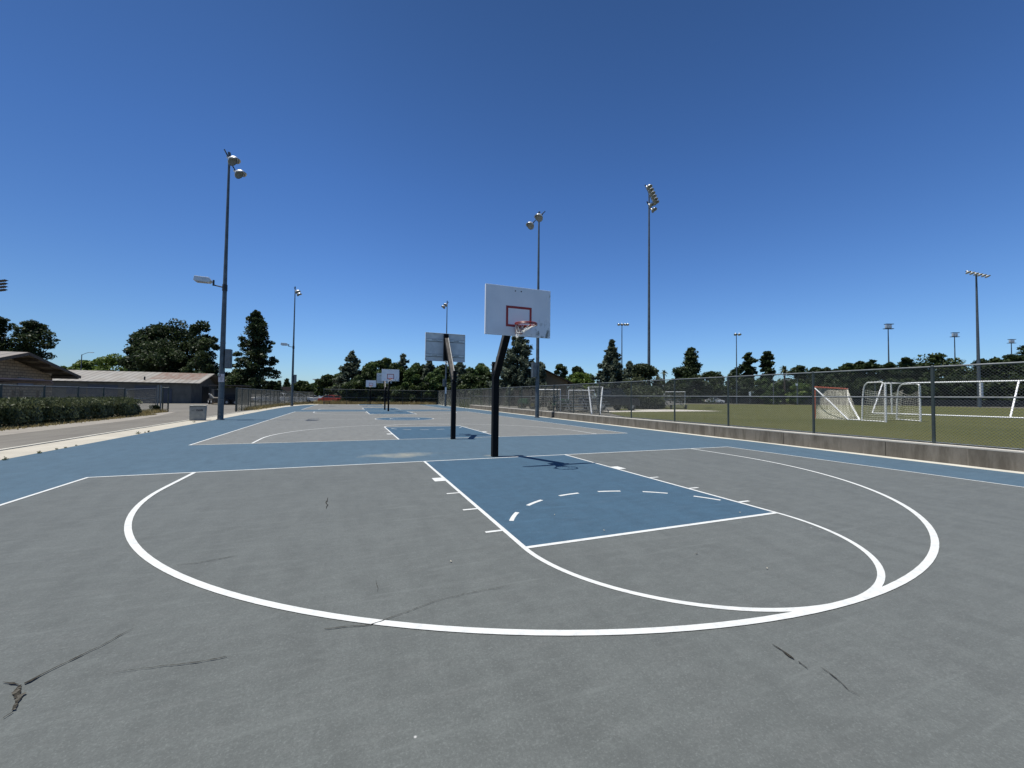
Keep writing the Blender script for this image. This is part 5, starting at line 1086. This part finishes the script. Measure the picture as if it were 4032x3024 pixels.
# bicycle rack / picnic item at the far left corner of the courts
def picnic():
    P = gr(1287, 1592); t = thing("picnic_bench", "small pale bench at the far left corner by the red car", "bench", P, .2); b = MB(); b.box((0, 0, .48), (1.1, .3, .05)); b.build("seat", m_wood, t)
    for x in (-.4, .4): b = MB(); b.beam((x, -.12, 0), (x*.9, .1, .46), .06, .06); b.beam((x, .12, 0), (x*.9, -.1, .46), .06, .06); b.build("leg", m_wood, t)
picnic()

# ------------------------------------------------------------------ light
to_sun = Vector((-.300, .054, 1)).normalized(); el = math.asin(to_sun.z); az = math.atan2(to_sun.x, to_sun.y)
sl = bpy.data.lights.new("sun", "SUN"); sl.energy = 5.0; sl.angle = math.radians(.5); sl.color = (1, .96, .90)
so = bpy.data.objects.new("sun", sl); COL.objects.link(so); so.rotation_euler = to_sun.to_track_quat('Z', 'Y').to_euler(); so.location = (0, 0, 30)
w = bpy.data.worlds.new("World"); sc.world = w; w.use_nodes = True; nt = w.node_tree; bg = nt.nodes["Background"]
sky = nt.nodes.new("ShaderNodeTexSky"); sky.sky_type = 'NISHITA'; sky.sun_disc = False; sky.sun_elevation = el; sky.sun_rotation = az
sky.air_density = 1.0; sky.dust_density = .3; sky.ozone_density = 3.0; sky.altitude = 20
tc = nt.nodes.new("ShaderNodeTexCoord"); sx = nt.nodes.new("ShaderNodeSeparateXYZ"); nt.links.new(tc.outputs["Generated"], sx.inputs[0])
rp = nt.nodes.new("ShaderNodeValToRGB"); nt.links.new(sx.outputs[2], rp.inputs[0]); rp.color_ramp.interpolation = 'EASE' if False else 'LINEAR'
E_ = rp.color_ramp.elements; E_[0].position = 0; E_[0].color = (.56, .76, 1, 1); E_[1].position = 1; E_[1].color = (.20, .34, .52, 1)
for p_, c_ in ((.115, (.51, .72, 1)), (.28, (.42, .64, .94)), (.44, (.35, .56, .85)), (.707, (.25, .40, .585))): e_ = E_.new(p_); e_.color = (*c_, 1)
mx = nt.nodes.new("ShaderNodeMix"); mx.data_type = 'RGBA'; mx.blend_type = 'MULTIPLY'; mx.inputs[0].default_value = 1; nt.links.new(sky.outputs[0], mx.inputs[6]); nt.links.new(rp.outputs[0], mx.inputs[7])
dt = nt.nodes.new("ShaderNodeVectorMath"); dt.operation = 'DOT_PRODUCT'; nt.links.new(tc.outputs["Generated"], dt.inputs[0]); dt.inputs[1].default_value = (-.93, .37, 0)
mr = nt.nodes.new("ShaderNodeMapRange"); mr.interpolation_type = 'SMOOTHSTEP'; mr.inputs[1].default_value = .32; mr.inputs[2].default_value = .95; mr.inputs[3].default_value = 1; mr.inputs[4].default_value = .76; nt.links.new(dt.outputs["Value"], mr.inputs[0])
m2 = nt.nodes.new("ShaderNodeMix"); m2.data_type = 'RGBA'; m2.blend_type = 'MULTIPLY'; m2.inputs[0].default_value = 1; nt.links.new(mx.outputs[2], m2.inputs[6]); nt.links.new(mr.outputs[0], m2.inputs[7])
nt.links.new(m2.outputs[2], bg.inputs[0]); bg.inputs[1].default_value = .1007
sc.view_settings.view_transform = 'Standard'; sc.view_settings.look = 'None'; sc.view_settings.exposure = .45; sc.view_settings.gamma = 1
